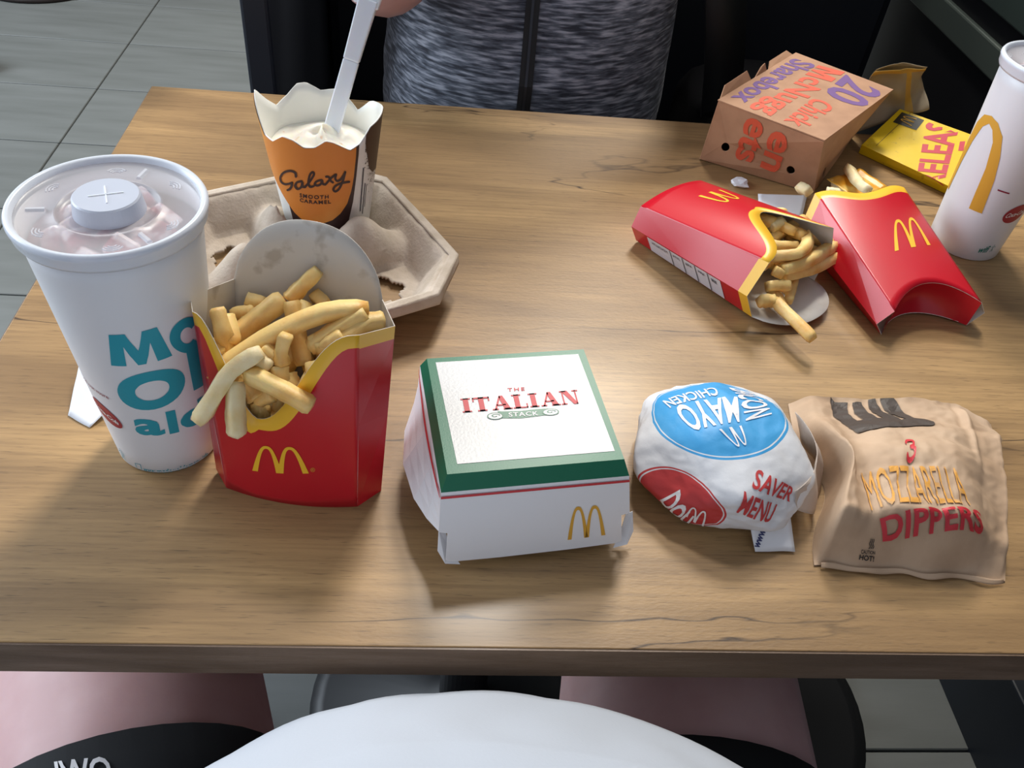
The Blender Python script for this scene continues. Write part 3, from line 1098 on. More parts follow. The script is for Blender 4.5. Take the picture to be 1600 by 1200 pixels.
# locking tabs that stick out at the front corners
for sx in (-1, 1):
    pts_ = [(0.048, -0.0540, 0.0015), (0.0570, -0.0535, 0.003), (0.0610, -0.0490, 0.010), (0.0600, -0.0430, 0.022), (0.0560, -0.0430, 0.020), (0.0530, -0.0480, 0.008)]
    vs = [(sx * x, y, z) for x, y, z in pts_]
    obj('corner_tab', (vs, [tuple(range(6)) if sx < 0 else tuple(range(5, -1, -1))]), white_card, bb, solid=0.0008)

# ------------------------------------------------------------------ wrapped burger
WC, WRX, WRY, WRZ = Vector((0.1930, 0.1350, 0.0205)), 0.0590, 0.0600, 0.0320
wr = empty('wrapped_burger', (WC.x, WC.y, 0), (0, 0, 0), 'burger wrapped in white paper with a blue disc, between green box and brown bag', 'wrapped burger')


def creases(p):
    d_ = noise.voronoi(p)[0]
    return min(0.4, d_[1] - d_[0]) / 0.4


_rw = random.Random(11)
FACETS = []
for k in range(30):
    zf_ = 1 - 2 * (k + 0.5) / 30
    af_ = k * 2.39996 + _rw.uniform(-0.35, 0.35)
    zf_ = max(-1, min(1, zf_ + _rw.uniform(-0.10, 0.10)))
    rf_ = math.sqrt(1 - zf_ * zf_)
    FACETS.append((Vector((rf_ * math.cos(af_), rf_ * math.sin(af_), zf_)), 0.955 + _rw.uniform(-0.06, 0.05)))


def wrap_pt(d):
    """d unit direction -> point (local): a bun shape pulled into flat paper facets"""
    acc = 0.0
    for n_, h_ in FACETS:
        c_ = n_.dot(d)
        if c_ > 0.15:
            acc += (c_ / h_) ** 30
    rad = acc ** (-1 / 30)
    side = max(0.0, 1 - abs(d.z + 0.1) * 1.1)
    fold = abs(noise.noise(Vector((math.atan2(d.y, d.x) * 2.6, d.z * 1.2, 9))))
    cr_ = abs(noise.noise(Vector((d.x * 5.5 + 3, d.y * 5.5, d.z * 5.5))))
    rad *= 1.035 - 0.05 * side * fold - 0.022 * cr_ + 0.006 * noise.noise(d * 11)
    p = Vector((d.x * WRX * rad, d.y * WRY * rad, WC.z + d.z * WRZ * rad))
    if p.z < 0.0006:
        p.z = 0.0006
    return p


def wrap_material():
    mt = bpy.data.materials.new('printed_wrap_paper')
    mt.use_nodes = True
    nt = mt.node_tree
    N, L = nt.nodes.new, nt.links.new
    b = nt.nodes['Principled BSDF']
    tc = N('ShaderNodeTexCoord')

    def disc(axis, scale):
        mp = N('ShaderNodeMapping')
        mp.vector_type = 'POINT'
        mp.inputs['Location'].default_value = (0, 0, -WC.z)
        L(tc.outputs['Object'], mp.inputs[0])
        sb = N('ShaderNodeVectorMath')
        sb.operation = 'MULTIPLY'
        sb.inputs[1].default_value = (1 / WRX, 1 / WRY, 1 / WRZ)
        L(mp.outputs[0], sb.inputs[0])
        nm = N('ShaderNodeVectorMath')
        nm.operation = 'NORMALIZE'
        L(sb.outputs[0], nm.inputs[0])
        dt = N('ShaderNodeVectorMath')
        dt.operation = 'DOT_PRODUCT'
        dt.inputs[1].default_value = axis
        L(nm.outputs[0], dt.inputs[0])
        ac = N('ShaderNodeMath')
        ac.operation = 'ARCCOSINE'
        L(dt.outputs['Value'], ac.inputs[0])
        return ac.outputs[0]

    def ramp(src, stops):
        r = N('ShaderNodeValToRGB')
        r.color_ramp.interpolation = 'CONSTANT'
        el = r.color_ramp.elements
        el[0].position, el[0].color = stops[0]
        el[1].position, el[1].color = stops[1]
        for p, c in stops[2:]:
            e = el.new(p)
            e.color = c
        L(src, r.inputs[0])
        return r

    W1 = (1, 1, 1, 1)
    K = (0, 0, 0, 1)
    blue_axis, blue_r = Vector(BLUE[0]).normalized(), BLUE[1]
    red_axis, red_r = Vector(RED[0]).normalized(), RED[1]
    rb_ = ramp(disc(blue_axis, 1), [(0, W1), (blue_r * 0.945, K), (blue_r * 0.965, W1), (blue_r, K)])
    rr_ = ramp(disc(red_axis, 1), [(0, W1), (red_r * 0.93, K), (red_r * 0.96, W1), (red_r, K)])
    m1 = N('ShaderNodeMix')
    m1.data_type = 'RGBA'
    m1.inputs[6].default_value = lin('#dcdde0')
    m1.inputs[7].default_value = lin('#c23a3a')
    L(rr_.outputs[0], m1.inputs[0])
    m2 = N('ShaderNodeMix')
    m2.data_type = 'RGBA'
    m2.inputs[7].default_value = lin('#3b9bd4')
    L(m1.outputs[2], m2.inputs[6])
    L(rb_.outputs[0], m2.inputs[0])
    L(m2.outputs[2], b.inputs['Base Color'])
    b.inputs['Roughness'].default_value = 0.5
    nz = N('ShaderNodeTexNoise')
    nz.inputs['Scale'].default_value = 130
    nz.inputs['Detail'].default_value = 4
    L(tc.outputs['Object'], nz.inputs[0])
    bp = N('ShaderNodeBump')
    bp.inputs['Strength'].default_value = 0.35
    bp.inputs['Distance'].default_value = 0.001
    L(nz.outputs[0], bp.inputs['Height'])
    L(bp.outputs[0], b.inputs['Normal'])
    return mt


BLUE = ((-0.154, 0.249, 0.956), 0.805)
RED = ((-0.635, -0.771, 0.047), 0.504)
wrap_m = wrap_material()
bm = bmesh.new()
bmesh.ops.create_icosphere(bm, subdivisions=6, radius=1.0)
for v in bm.verts:
    v.co = wrap_pt(v.co.normalized())
wbody = obj('wrapper', bm, wrap_m, wr, smooth=True)
wgrey = M('wrap_lining', '#c4b6ab', 0.6, bump=0.2, bscale=200)


def sheet(name, pts, mat_, parent, amp=0.003, nu=18, nv=12, seed=0, th=0.0003, fr=60):
    """crumpled sheet over 4 corner points (bl,br,tr,tl) with optional middle lift"""
    q = [Vector(p) for p in pts]

    def f(u, v):
        p = q[0] * (1 - u) * (1 - v) + q[1] * u * (1 - v) + q[2] * u * v + q[3] * (1 - u) * v
        s = p * fr + Vector((seed * 7.3, seed * 3.1, 0))
        e = min(1.0, 4 * u * (1 - u) * 4 * v * (1 - v) + 0.35)
        k = Vector((noise.noise(s), noise.noise(s + Vector((9, 0, 0))), abs(noise.noise(s + Vector((0, 9, 0)))) * 1.4)) * amp * e
        return p + k
    V, F = grid(f, nu, nv)
    return obj(name, (V, F), mat_, parent, smooth=True, solid=th)


# loose folds of the wrapper: the brownish lining at the right, and a white tongue at the front
def skirt(u, v):
    a = R_(-56 + 82 * u)
    v *= 0.25 + 0.75 * math.sin(PI * u) ** 0.45
    r = 0.0560 + 0.0122 * v - 0.003 * math.sin(PI * v) * math.sin(17 * u) + 0.002 * math.sin(13 * u) * v
    z = 0.036 - 0.033 * v + 0.004 * math.sin(9 * u + 1) * v
    return Vector((r * math.cos(a) * 1.04, r * math.sin(a) * 0.98, max(z, 0.001)))


V, F = grid(skirt, 24, 6)
obj('lining_fold', (V, F), wgrey, wr, smooth=True, solid=0.0004)['label'] = 'brownish lining fold'
tongue = sheet('paper_tongue', [(0.012, -0.0670, 0.0015), (0.038, -0.0665, 0.0015), (0.036, -0.048, 0.014), (0.008, -0.052, 0.014)], paper_white, wr, 0.0015, 10, 6, 2)

# ------------------------------------------------------------------ brown paper bag
BL, BR, TR, TL = Vector((0.2405, 0.0590, 0)), Vector((0.3630, 0.0500, 0)), Vector((0.4290, 0.2040, 0)), Vector((0.2640, 0.2030, 0))
BO = Vector((0.32, 0.12, 0))
pb = empty('paper_bag', BO, (0, 0, 0), 'brown kraft paper snack bag lying at the lower right, printed in red and orange', 'paper bag')
sst = lambda a, b, x: (lambda t: t * t * (3 - 2 * t))(max(0.0, min(1.0, (x - a) / (b - a))))


def bag_h(u, v):
    front_ = sst(0.0, 0.13, v) ** 0.8
    back_ = 1 - 0.80 * sst(0.42, 1.0, v)
    lw = 0.05 + 0.05 * v
    left_ = sst(0.0, lw, u) ** 0.7
    right_ = 1 - 0.72 * sst(0.62, 0.97, u) * (1 - 0.35 * v)
    edge = sst(0.0, 0.03, 1 - u)
    h = 0.040 * front_ * back_ * left_ * right_ * (0.25 + 0.75 * edge)
    h *= 1 - 0.16 * math.exp(-((u - 0.2) / 0.07) ** 2) * front_
    pw = Vector((u * 3.2, v * 3.6, 1.0))
    h += front_ * left_ * (0.0050 * abs(noise.noise(pw)) + 0.0022 * abs(noise.noise(pw * 2.3 + Vector((3, 1, 0)))) - 0.0014 * abs(noise.noise(pw * 5.0))) * edge
    h -= front_ * left_ * edge * 0.0012 * (1 - creases(Vector((u * 2.9 + 0.4, v * 2.6 + 1.7, 0.5)))) ** 2
    # a raised crease running to the far right corner
    h += 0.004 * math.exp(-((u - 0.80 - 0.05 * (v - 0.5)) / 0.022) ** 2) * sst(0.35, 0.7, v) * (1 - sst(0.9, 1.0, v))
    return h + 0.0012


def bag_pt(u, v):
    p = BL * (1 - u) * (1 - v) + BR * u * (1 - v) + TR * u * v + TL * (1 - u) * v
    # the outline is not straight: rounded far right corner, drawn-in left side
    p.x -= 0.012 * sst(0.7, 1.0, u) * sst(0.82, 1.0, v)
    p.y -= 0.016 * sst(0.72, 1.0, u) ** 2 * sst(0.7, 1.0, v)
    p.x += 0.016 * (1 - sst(0.0, 0.2, u)) * math.exp(-((v - 0.42) / 0.2) ** 2)
    p.y += 0.0010 * math.sin(u * 19) * (1 - sst(0, 0.1, v))
    p.z = bag_h(u, v)
    return p - BO


V, F = grid(bag_pt, 96, 96)
bag_top = obj('bag_front', (V, F), kraft, pb, smooth=True)
V2, F2 = grid(lambda u, v: Vector((bag_pt(u, v).x, bag_pt(u, v).y, 0.0003 + 0.0005 * (0 < u < 1 and 0 < v < 1))), 24, 24, flip=True)
obj('bag_back', (V2, F2), kraft, pb)
# folded bottom lip
V, F = grid(lambda u, v: bag_pt(0.03 + 0.95 * u, 0.0) + Vector((0, -0.0025 * v - 0.0006 * math.sin(u * 23) * v, 0.0004 + 0.0022 * (1 - v) + 0.0004 * math.sin(u * 31))), 40, 3)
obj('bottom_lip', (V, F), kraft, pb, smooth=True, solid=0.0003)

# ------------------------------------------------------------------ nugget box, brown bag and yellow box
nb = empty('nugget_box', (0.365, 0.590, 0), (0, 0, 0), 'brown card box with two round vent holes and upside down red and purple lettering', 'food box')
NO = Vector((0.365, 0.590, 0))
nz_ = lambda L: [Vector(p) / 1000 - NO for p in L]
nB = nz_([(269, 569, 1), (377, 513, 1), (461, 640, 1), (362, 707, 1)])
nT = nz_([(269, 558, 71), (355, 486, 71), (469, 612, 71), (386, 691, 71)])


def holed(corners, holes, n=24):
    """planar quad (bl,br,tr,tl) with round holes: list of (u,v,ru,rv)"""
    bm = bmesh.new()
    q = corners
    mp = lambda u, v: q[0] * (1 - u) * (1 - v) + q[1] * u * (1 - v) + q[2] * u * v + q[3] * (1 - u) * v
    es = []
    loops = [[(0, 0), (1, 0), (1, 1), (0, 1)]] + [[(hu + ru * math.cos(2 * PI * k / n), hv + rv * math.sin(2 * PI * k / n)) for k in range(n)] for hu, hv, ru, rv in holes]
    for lp in loops:
        vs = [bm.verts.new((x, y, 0)) for x, y in lp]
        es += [bm.edges.new((vs[i], vs[(i + 1) % len(vs)])) for i in range(len(vs))]
    bmesh.ops.triangle_fill(bm, use_beauty=True, edges=es)
    bmesh.ops.recalc_face_normals(bm, faces=bm.faces)
    if bm.faces and bm.faces[0].normal.z < 0:
        bmesh.ops.reverse_faces(bm, faces=bm.faces)
    for v in bm.verts:
        v.co = mp(v.co.x, v.co.y)
    return bm


nfront = obj('front_panel', holed([nB[0], nB[1], nT[1], nT[0]], [(0.185, 0.33, 0.036, 0.075), (0.775, 0.30, 0.036, 0.075)]), kraft_box, nb, solid=0.0010)
nright = obj('side_panel', holed([nB[1], nB[2], nT[2], nT[1]], [(0.17, 0.22, 0.025, 0.10)]), kraft_box, nb, solid=0.0010)
obj('back_panel', ([nB[2], nB[3], nT[3], nT[2]], [(0, 1, 2, 3)]), kraft_box, nb, solid=0.0010)
obj('side_panel', ([nB[3], nB[0], nT[0], nT[3]], [(0, 1, 2, 3)]), kraft_box, nb, solid=0.0010)
obj('bottom_panel', (nB, [(3, 2, 1, 0)]), kraft_box, nb)
up = Vector((0, 0, 0.0012))
cm = sum(nT, Vector()) / 4
ov = [p + (p - cm) * 0.010 + up for p in nT]
ov[1] = ov[1] + Vector((0, 0, 0.001))
ntop = obj('top_panel', (ov, [(0, 1, 2, 3)]), kraft_box, nb, solid=0.0010)
# loose closing tabs along the far left edge
def along(t, off, z):
    p = nT[0].lerp(nT[3], t)
    return p + Vector((-0.82, 0.55, 0)).normalized() * off + Vector((0, 0, z))
for t0, t1, o_, z_ in ((0.02, 0.40, 0.006, 0.010), (0.44, 0.60, 0.003, 0.009), (0.62, 0.97, 0.008, 0.004)):
    vs = [along(t0, 0, 0), along(t1, 0, 0), along(t1 - 0.02, o_, z_), along(t0 + 0.10, o_, z_ * 0.8)]
    obj('closing_tab', (vs, [(0, 1, 2, 3)]), kraft_box, nb, solid=0.0010)

yb = empty('yellow_box', (0.515, 0.60, 0), (0, 0, 0), 'flat yellow card box with red lettering, between nugget box and right cup', 'food box')
YO = Vector((0.515, 0.60, 0))
yz = lambda L: [Vector(p) / 1000 - YO for p in L]
yT = yz([(455, 603, 12), (536, 508, 12), (592, 597, 29), (513, 660, 30)])
yB = yz([(457, 606, 0.6), (540, 512, 0.6), (596, 602, 2), (516, 666, 2)])
yellow_print = M('yellow_print', '#e8c414', 0.35, col2='#c9a40f', nscale=160, amount=(0.66, 0.70))
bm = bmesh.new()
vs = [bm.verts.new(p) for p in yB + yT]
for f in ((4, 5, 6, 7), (3, 2, 1, 0), (0, 1, 5, 4), (1, 2, 6, 5), (2, 3, 7, 6)):
    bm.faces.new([vs[i] for i in f])
ytop = obj('sleeve', bm, yellow_print, yb, solid=0.0008)
V = [yT[3], yT[0], yB[0], yB[3]]
V = [p + Vector((0.010, -0.008, 0)) for p in V]
obj('inner_flap', (V, [(0, 1, 2, 3)]), M('brown_inside', '#6b5433', 0.8), yb, solid=0.0006)

bg_ = empty('crumpled_bag', (0.515, 0.640, 0), (0, 0, 0), 'crumpled grey brown paper with yellow band, behind the nugget box', 'paper wrapper')
BGO = Vector((0.515, 0.640, 0))
paper_grey = M('greased_paper', '#9c8f78', 0.7, col2='#8a7c62', nscale=25, bump=0.25, bscale=160)
paper_gold = M('gold_band_paper', '#b9913a', 0.6, bump=0.2, bscale=160)


def crumple(u, v):
    bl, br_, tr, tl = (0.468, 0.652, 0.002), (0.546, 0.660, 0.034), (0.516, 0.650, 0.086), (0.456, 0.636, 0.076)
    p = Vector(bl) * (1 - u) * (1 - v) + Vector(br_) * u * (1 - v) + Vector(tr) * u * v + Vector(tl) * (1 - u) * v
    s = Vector((u * 2.6, v * 2.6, 2))
    p += Vector((0.004 * noise.noise(s), 0.012 * noise.noise(s + Vector((4, 0, 0))) + 0.014 * math.sin(PI * v) * (1 - 0.4 * u), 0.004 * math.sin(4 * u + 1) * v))
    return p - BGO


V, F = grid(crumple, 28, 20)
MI = [1 if (j > 17 or (18 < i < 22)) else 0 for j in range(20) for i in range(28)]
obj('paper_front', (V, F, MI), [paper_grey, paper_gold], bg_, smooth=True, solid=0.0004)
V, F = grid(lambda u, v: crumple(u, v) + Vector((0.004 * v, 0.006 + 0.022 * math.sin(PI * u) * (1 - 0.5 * v), 0)), 20, 12)
obj('paper_back', (V, F), paper_grey, bg_, smooth=True, solid=0.0004)

# dip pot in front of the nugget box
dp = empty('dip_pot', (0.412, 0.503, 0), (0, 0, R_(28)), 'small square dip pot with orange yellow film lid, by the empty carton mouth', 'dip pot')
obj('pot', frust([[(-.015, -.011, .0006), (.015, -.011, .0006), (.015, .011, .0006), (-.015, .011, .0006)], [(-.0205, -.0155, .020), (.0205, -.0155, .020), (.0205, .0155, .020), (-.0205, .0155, .020)]]),
    M('pot_plastic', '#d9c49a', 0.35), dp, solid=0.0006)
V, F = grid(lambda u, v: Vector((-0.0235 + 0.047 * u, -0.0185 + 0.037 * v, 0.0205 + 0.0012 * noise.noise(Vector((u * 5, v * 4, 1))) + 0.002 * (u > 0.9))), 16, 12)
obj('film_lid', (V, F), M('orange_film', '#e3a028', 0.38, col2='#edc463', nscale=60, amount=(0.45, 0.6)), dp, smooth=True, solid=0.0003)

# small white papers
na = empty('paper_napkin', (-0.222, 0.185, 0), (0, 0, 0), 'white paper napkin corner showing behind the left cup', 'napkin')
q = [(-0.2420, 0.166, 0.001), (-0.2245, 0.1555, 0.001), (-0.205, 0.187, 0.010), (-0.2430, 0.212, 0.016)]
sheet('napkin_sheet', [(x + 0.222, y - 0.185, z) for x, y, z in q], paper_white, na, 0.0015, 14, 10, 4)
n2 = empty('paper_napkin', (0.338, 0.497, 0), (0, 0, 0), 'white paper napkin under the lying carton, in front of the nugget box', 'napkin')
q = [(0.310, 0.478, 0.0008), (0.352, 0.468, 0.0008), (0.368, 0.506, 0.002), (0.316, 0.503, 0.002)]
sheet('napkin_sheet', [(x - 0.338, y - 0.497, z) for x, y, z in q], paper_white, n2, 0.001, 12, 8, 6)
bm = bmesh.new()
bmesh.ops.create_icosphere(bm, subdivisions=2, radius=0.009)
for v in bm.verts:
    v.co *= 1 + 0.5 * noise.noise(v.co * 200)
    v.co.z = max(v.co.z * 0.35, -0.0025)
o = obj('paper_scrap', bm, paper_white, loc=(0.302, 0.5225, T + 0.0028))
tag(o, 'tiny crumpled white scrap at the foot of the nugget box', 'scrap')

# ------------------------------------------------------------------ people
def skinned(name, joints, bones, mat_, parent, levels=2, root=None):
    """one continuous surface grown round a skeleton; joints: name -> (point, radius)"""
    keys = list(joints)
    me = bpy.data.meshes.new(name)
    me.from_pydata([joints[k][0] for k in keys], [(keys.index(a), keys.index(b)) for a, b in bones], [])
    o = bpy.data.objects.new(name, me)
    COL.objects.link(o)
    md = o.modifiers.new('skin', 'SKIN')
    md.branch_smoothing = 0.6
    sk = me.skin_vertices[0].data
    for k, s in zip(keys, sk):
        r = joints[k][1]
        s.radius = r if isinstance(r, tuple) else (r, r)
        s.use_root = (k == (root or keys[0]))
    sd = o.modifiers.new('smooth', 'SUBSURF')
    sd.levels = sd.render_levels = levels
    dg = bpy.context.evaluated_depsgraph_get()
    m2 = bpy.data.meshes.new_from_object(o.evaluated_get(dg))
    bpy.data.objects.remove(o)
    bpy.data.meshes.remove(me)
    m2.name = name
    for p in m2.polygons:
        p.use_smooth = True
    m2.materials.clear()
    m2.materials.append(mat_)
    o = bpy.data.objects.new(name, m2)
    COL.objects.link(o)
    o.parent = parent
    WORLD[o.name] = WORLD[parent.name]
    return o


def add_hand(J, Bn, pre, wrist, fwd, side, nrm, s=1.0):
    """palm and five curled fingers; fwd towards the fingertips, side towards the thumb, nrm = palm facing"""
    f, sd, n_ = Vector(fwd).normalized(), Vector(side).normalized(), Vector(nrm).normalized()
    w = Vector(wrist)
    J[pre + 'palm'] = (w + f * 0.045 * s, (0.034 * s, 0.017 * s))
    Bn.append((pre + 'wrist', pre + 'palm'))
    for k, (off, ln) in enumerate(((0.027, 0.072), (0.009, 0.082), (-0.009, 0.076), (-0.026, 0.060))):
        p0 = w + f * 0.088 * s + sd * off * s
        p1 = p0 + (f * 0.80 + n_ * 0.5).normalized() * ln * 0.45 * s
        p2 = p1 + (f * 0.25 + n_ * 0.95).normalized() * ln * 0.32 * s
        p3 = p2 + (-f * 0.35 + n_ * 0.9).normalized() * ln * 0.25 * s
        for q, (p, r) in enumerate(((p0, 0.0095), (p1, 0.0085), (p2, 0.0078), (p3, 0.0065))):
            J[f'{pre}f{k}{q}'] = (p, r * s)
            Bn.append((pre + 'palm' if q == 0 else f'{pre}f{k}{q - 1}', f'{pre}f{k}{q}'))
    t0 = w + f * 0.030 * s + sd * 0.034 * s
    t1 = t0 + (f * 0.6 + sd * 0.6 + n_ * 0.35).normalized() * 0.034 * s
    t2 = t1 + (f * 0.9 + n_ * 0.5 - sd * 0.1).normalized() * 0.028 * s
    for q, (p, r) in enumerate(((t0, 0.012), (t1, 0.0098), (t2, 0.0078))):
        J[f'{pre}t{q}'] = (p, r * s)
        Bn.append((pre + 'palm' if q == 0 else f'{pre}t{q - 1}', f'{pre}t{q}'))


heather = bpy.data.materials.new('grey_heather_knit')
heather.use_nodes = True
nt = heather.node_tree
b = nt.nodes['Principled BSDF']
tc = nt.nodes.new('ShaderNodeTexCoord')
mp = nt.nodes.new('ShaderNodeMapping')
mp.inputs['Scale'].default_value = (0.30, 0.30, 2.6)
mp.inputs['Rotation'].default_value = (0, R_(4), 0)
nz1 = nt.nodes.new('ShaderNodeTexNoise')
nz1.inputs['Scale'].default_value = 120
nz1.inputs['Detail'].default_value = 5
rp = nt.nodes.new('ShaderNodeValToRGB')
rp.color_ramp.elements[0].position, rp.color_ramp.elements[0].color = 0.36, lin('#30343f')
rp.color_ramp.elements[1].position, rp.color_ramp.elements[1].color = 0.66, lin('#a9aebb')
e_ = rp.color_ramp.elements.new(0.5)
e_.color = lin('#626976')
nt.links.new(tc.outputs['Object'], mp.inputs[0])
nt.links.new(mp.outputs[0], nz1.inputs[0])
nt.links.new(nz1.outputs[0], rp.inputs[0])
nt.links.new(rp.outputs[0], b.inputs['Base Color'])
b.inputs['Roughness'].default_value = 0.9
b.inputs['Sheen Weight'].default_value = 0.2
bp_ = nt.nodes.new('ShaderNodeBump')
bp_.inputs['Strength'].default_value = 0.5
bp_.inputs['Distance'].default_value = 0.001
nt.links.new(nz1.outputs[0], bp_.inputs['Height'])
nt.links.new(bp_.outputs[0], b.inputs['Normal'])


def torso(name, rings, mat_, parent, wr=0.004, seed=0, nu=72, nv=44, power=2.4, cap=True):
    """clothing shell: rings of (z, cx, cy, half width, half depth)"""
    def at(t):
        k = t * (len(rings) - 1)
        i = min(int(k), len(rings) - 2)
        f = k - i
        f = f * f * (3 - 2 * f) * 0.35 + f * 0.65
        return [a + (b_ - a) * f for a, b_ in zip(rings[i], rings[i + 1])]

    def fn(u, v):
        z, cx, cy, a, d = at(v)
        th = 2 * PI * u
        c, s = math.cos(th), math.sin(th)
        r = (abs(c) ** power + abs(s) ** power) ** (-1 / power)
        q = Vector((c * 2.0, s * 2.0, z * 9 + seed))
        k = 1 + wr / a * (1.2 * noise.noise(q) + 0.8 * abs(noise.noise(q * 2.1)))
        return Vector((cx + a * r * c * k, cy + d * r * s * k, z))
    V, F = grid(fn, nu, nv, closed_u=True)
    return obj(name, (V, F), mat_, parent, smooth=True, solid=0.002)


# person opposite: only the belly, elbows and forearm edges come into the picture
p1 = empty('person', (0.105, 0.98, -0.30), (0, 0, 0), 'person in grey heather zip top sitting behind the table, forearms raised', 'person')
PO = Vector((0.105, 0.98, -0.30))
J = {}
Bn = []
def jt(k, p, r, frm=None):
    J[k] = (Vector(p) - PO, r)
    if frm:
        Bn.append((frm, k))
jt('pelvis', (0.105, 0.98, -0.20), (0.16, 0.12))
jt('waist', (0.105, 0.93, -0.02), (0.160, 0.14), 'pelvis')
jt('chest', (0.105, 0.95, 0.17), (0.150, 0.11), 'waist')
jt('collar', (0.105, 0.97, 0.29), (0.085, 0.07), 'chest')
jt('neck', (0.105, 0.96, 0.36), 0.054, 'collar')
jt('skull_base', (0.105, 0.95, 0.43), (0.066, 0.078), 'neck')
jt('skull', (0.105, 0.95, 0.52), (0.074, 0.092), 'skull_base')
jt('crown', (0.105, 0.965, 0.585), (0.048, 0.058), 'skull')
for sx, s in (('l', -1), ('r', 1)):
    ex, ey, ez = ((-0.076, 0.705, 0.088) if s < 0 else (0.305, 0.712, 0.150))
    jt(sx + 'shoulder', (0.105 + s * 0.175, 0.97, 0.245), 0.060, 'chest')
    jt(sx + 'upper', (0.105 + s * 0.20, 0.86, 0.18), 0.050, sx + 'shoulder')
    jt(sx + 'elbow', (ex, ey, ez), 0.050, sx + 'upper')
    jt(sx + 'fore', (ex - s * 0.035, ey - 0.005, ez + 0.075), 0.048, sx + 'elbow')
    jt(sx + 'wrist', (0.105 + s * 0.075, 0.745, 0.335), (0.027, 0.022), sx + 'fore')
    add_hand(J, Bn, sx, Vector((0.105 + s * 0.075, 0.745, 0.335)) - PO, (-s * 0.35, 0.15, 0.9), (-s * 0.2, 0.9, 0), (-s * 0.95, -0.1, 0))
    jt(sx + 'hip', (0.105 + s * 0.09, 0.94, -0.225), 0.085, 'pelvis')
    jt(sx + 'knee', (0.105 + s * 0.12, 0.58, -0.215), 0.062, sx + 'hip')
    jt(sx + 'calf', (0.105 + s * 0.12, 0.575, -0.40), 0.052, sx + 'knee')
    jt(sx + 'ankle', (0.105 + s * 0.12, 0.60, -0.665), 0.036, sx + 'calf')
    jt(sx + 'ball', (0.105 + s * 0.125, 0.48, -0.705), (0.036, 0.026), sx + 'ankle')
body1 = skinned('body', J, Bn, skin, p1, root='pelvis')
top1 = torso('zip_top', [(0.02, 0.0, 0.0, 0.175, 0.165), (0.10, 0.0, -0.045, 0.186, 0.195), (0.20, 0.0, -0.062, 0.190, 0.205), (0.30, 0.0, -0.060, 0.186, 0.198),
                         (0.42, 0.0, -0.035, 0.188, 0.165), (0.53, 0.0, -0.005, 0.185, 0.120), (0.595, 0.0, 0.0, 0.11, 0.082), (0.63, 0.0, -0.005, 0.068, 0.066)], heather, p1, 0.006, 3)
for s in (-1, 1):
    e0 = Vector((0.105 + s * 0.172, 0.97, 0.245)) - PO
    e1_ = Vector((0.105 + s * 0.205, 0.85, 0.175)) - PO
    bm = bmesh.new()
    tube(bm, [e0 - (e1_ - e0) * 0.2, e0, e0.lerp(e1_, 0.5), e1_], [0.066, 0.070, 0.066, 0.064], 20, cap=False)
    obj('sleeve', bm, heather, p1, smooth=True, solid=0.003)
blk = M('black_zip_tape', '#0d0d10', 0.6)
for nm, x0_, x1_, off_ in (('zip_tape', -0.017, -0.001, 0.0040), ('zip_teeth', -0.0105, -0.0075, 0.0052)):
    decal(nm, poly2d([(0, 0), (1, 0), (1, 1), (0, 1)]), [(x0_ - 0.010, -0.30, 0.05), (x1_ - 0.010, -0.30, 0.05), (x1_ + 0.004, -0.26, 0.62), (x0_ + 0.004, -0.26, 0.62)],
          top1, blk if nm == 'zip_tape' else M('zip_teeth', '#3a3b40', 0.35, metal=0.6), p1, off=off_, maxlen=0.008, raw=True, proj='front')
for s in (-1, 1):
    bm = bmesh.new()
    tube(bm, [Vector((s * 0.07, 0.03, 0.085)), Vector((s * 0.095, -0.12, 0.078)), Vector((s * 0.12, -0.38, 0.085)), Vector((s * 0.12, -0.425, 0.03)), Vector((s * 0.12, -0.41, -0.10)), Vector((s * 0.12, -0.38, -0.33))],
         [0.105, 0.092, 0.076, 0.074, 0.066, 0.056], 20)
    obj('trouser_leg', bm, M('dark_trousers', '#1c1f27', 0.9), p1, smooth=True)
    bm = bmesh.new()
    bmesh.ops.create_icosphere(bm, subdivisions=3, radius=1.0)
    for v in bm.verts:
        c = v.co.copy()
        v.co = Vector((s * 0.123 + c.x * 0.046 * (1 - 0.2 * max(0, c.y)), -0.445 + c.y * 0.13, -0.408 + max(c.z, -0.65) * (0.052 if c.y > -0.2 else 0.04)))
    obj('shoe', bm, M('black_shoe', '#17171a', 0.5), p1, smooth=True)
# face and hair
hd = Vector((0.0, -0.03, 0.82))
hairm = M('brown_hair', '#3a2a1f', 0.7, bump=0.4, bscale=300, bstretch=(1, 1, 0.2))
bm = bmesh.new()
bmesh.ops.create_icosphere(bm, subdivisions=4, radius=1.0)
for v in bm.verts:
    c = v.co
    v.co = hd + Vector((0, 0.012, 0.020)) + Vector((c.x * 0.083, c.y * 0.098, c.z * 0.098))
bmesh.ops.delete(bm, geom=[f for f in bm.faces if f.calc_center_median().y < hd.y - 0.045 and f.calc_center_median().z < hd.z + 0.055 or f.calc_center_median().z < hd.z - 0.05], context='FACES')
obj('hair', bm, hairm, p1, smooth=True, solid=0.006)
for s in (-1, 1):
    bm = bmesh.new()
    bmesh.ops.create_uvsphere(bm, u_segments=16, v_segments=10, radius=0.0115)
    for v in bm.verts:
        v.co += hd + Vector((s * 0.031, -0.079, -0.008))
    obj('eye', bm, M('eye_white', '#dcd8d2', 0.2), p1, smooth=True)
    bm = bmesh.new()
    bmesh.ops.create_uvsphere(bm, u_segments=14, v_segments=10, radius=1)
    for v in bm.verts:
        v.co = hd + Vector((s * 0.078 + v.co.x * 0.008, 0.005 + v.co.y * 0.017, -0.012 + v.co.z * 0.030))
    obj('ear', bm, skin, p1, smooth=True)
bm = bmesh.new()
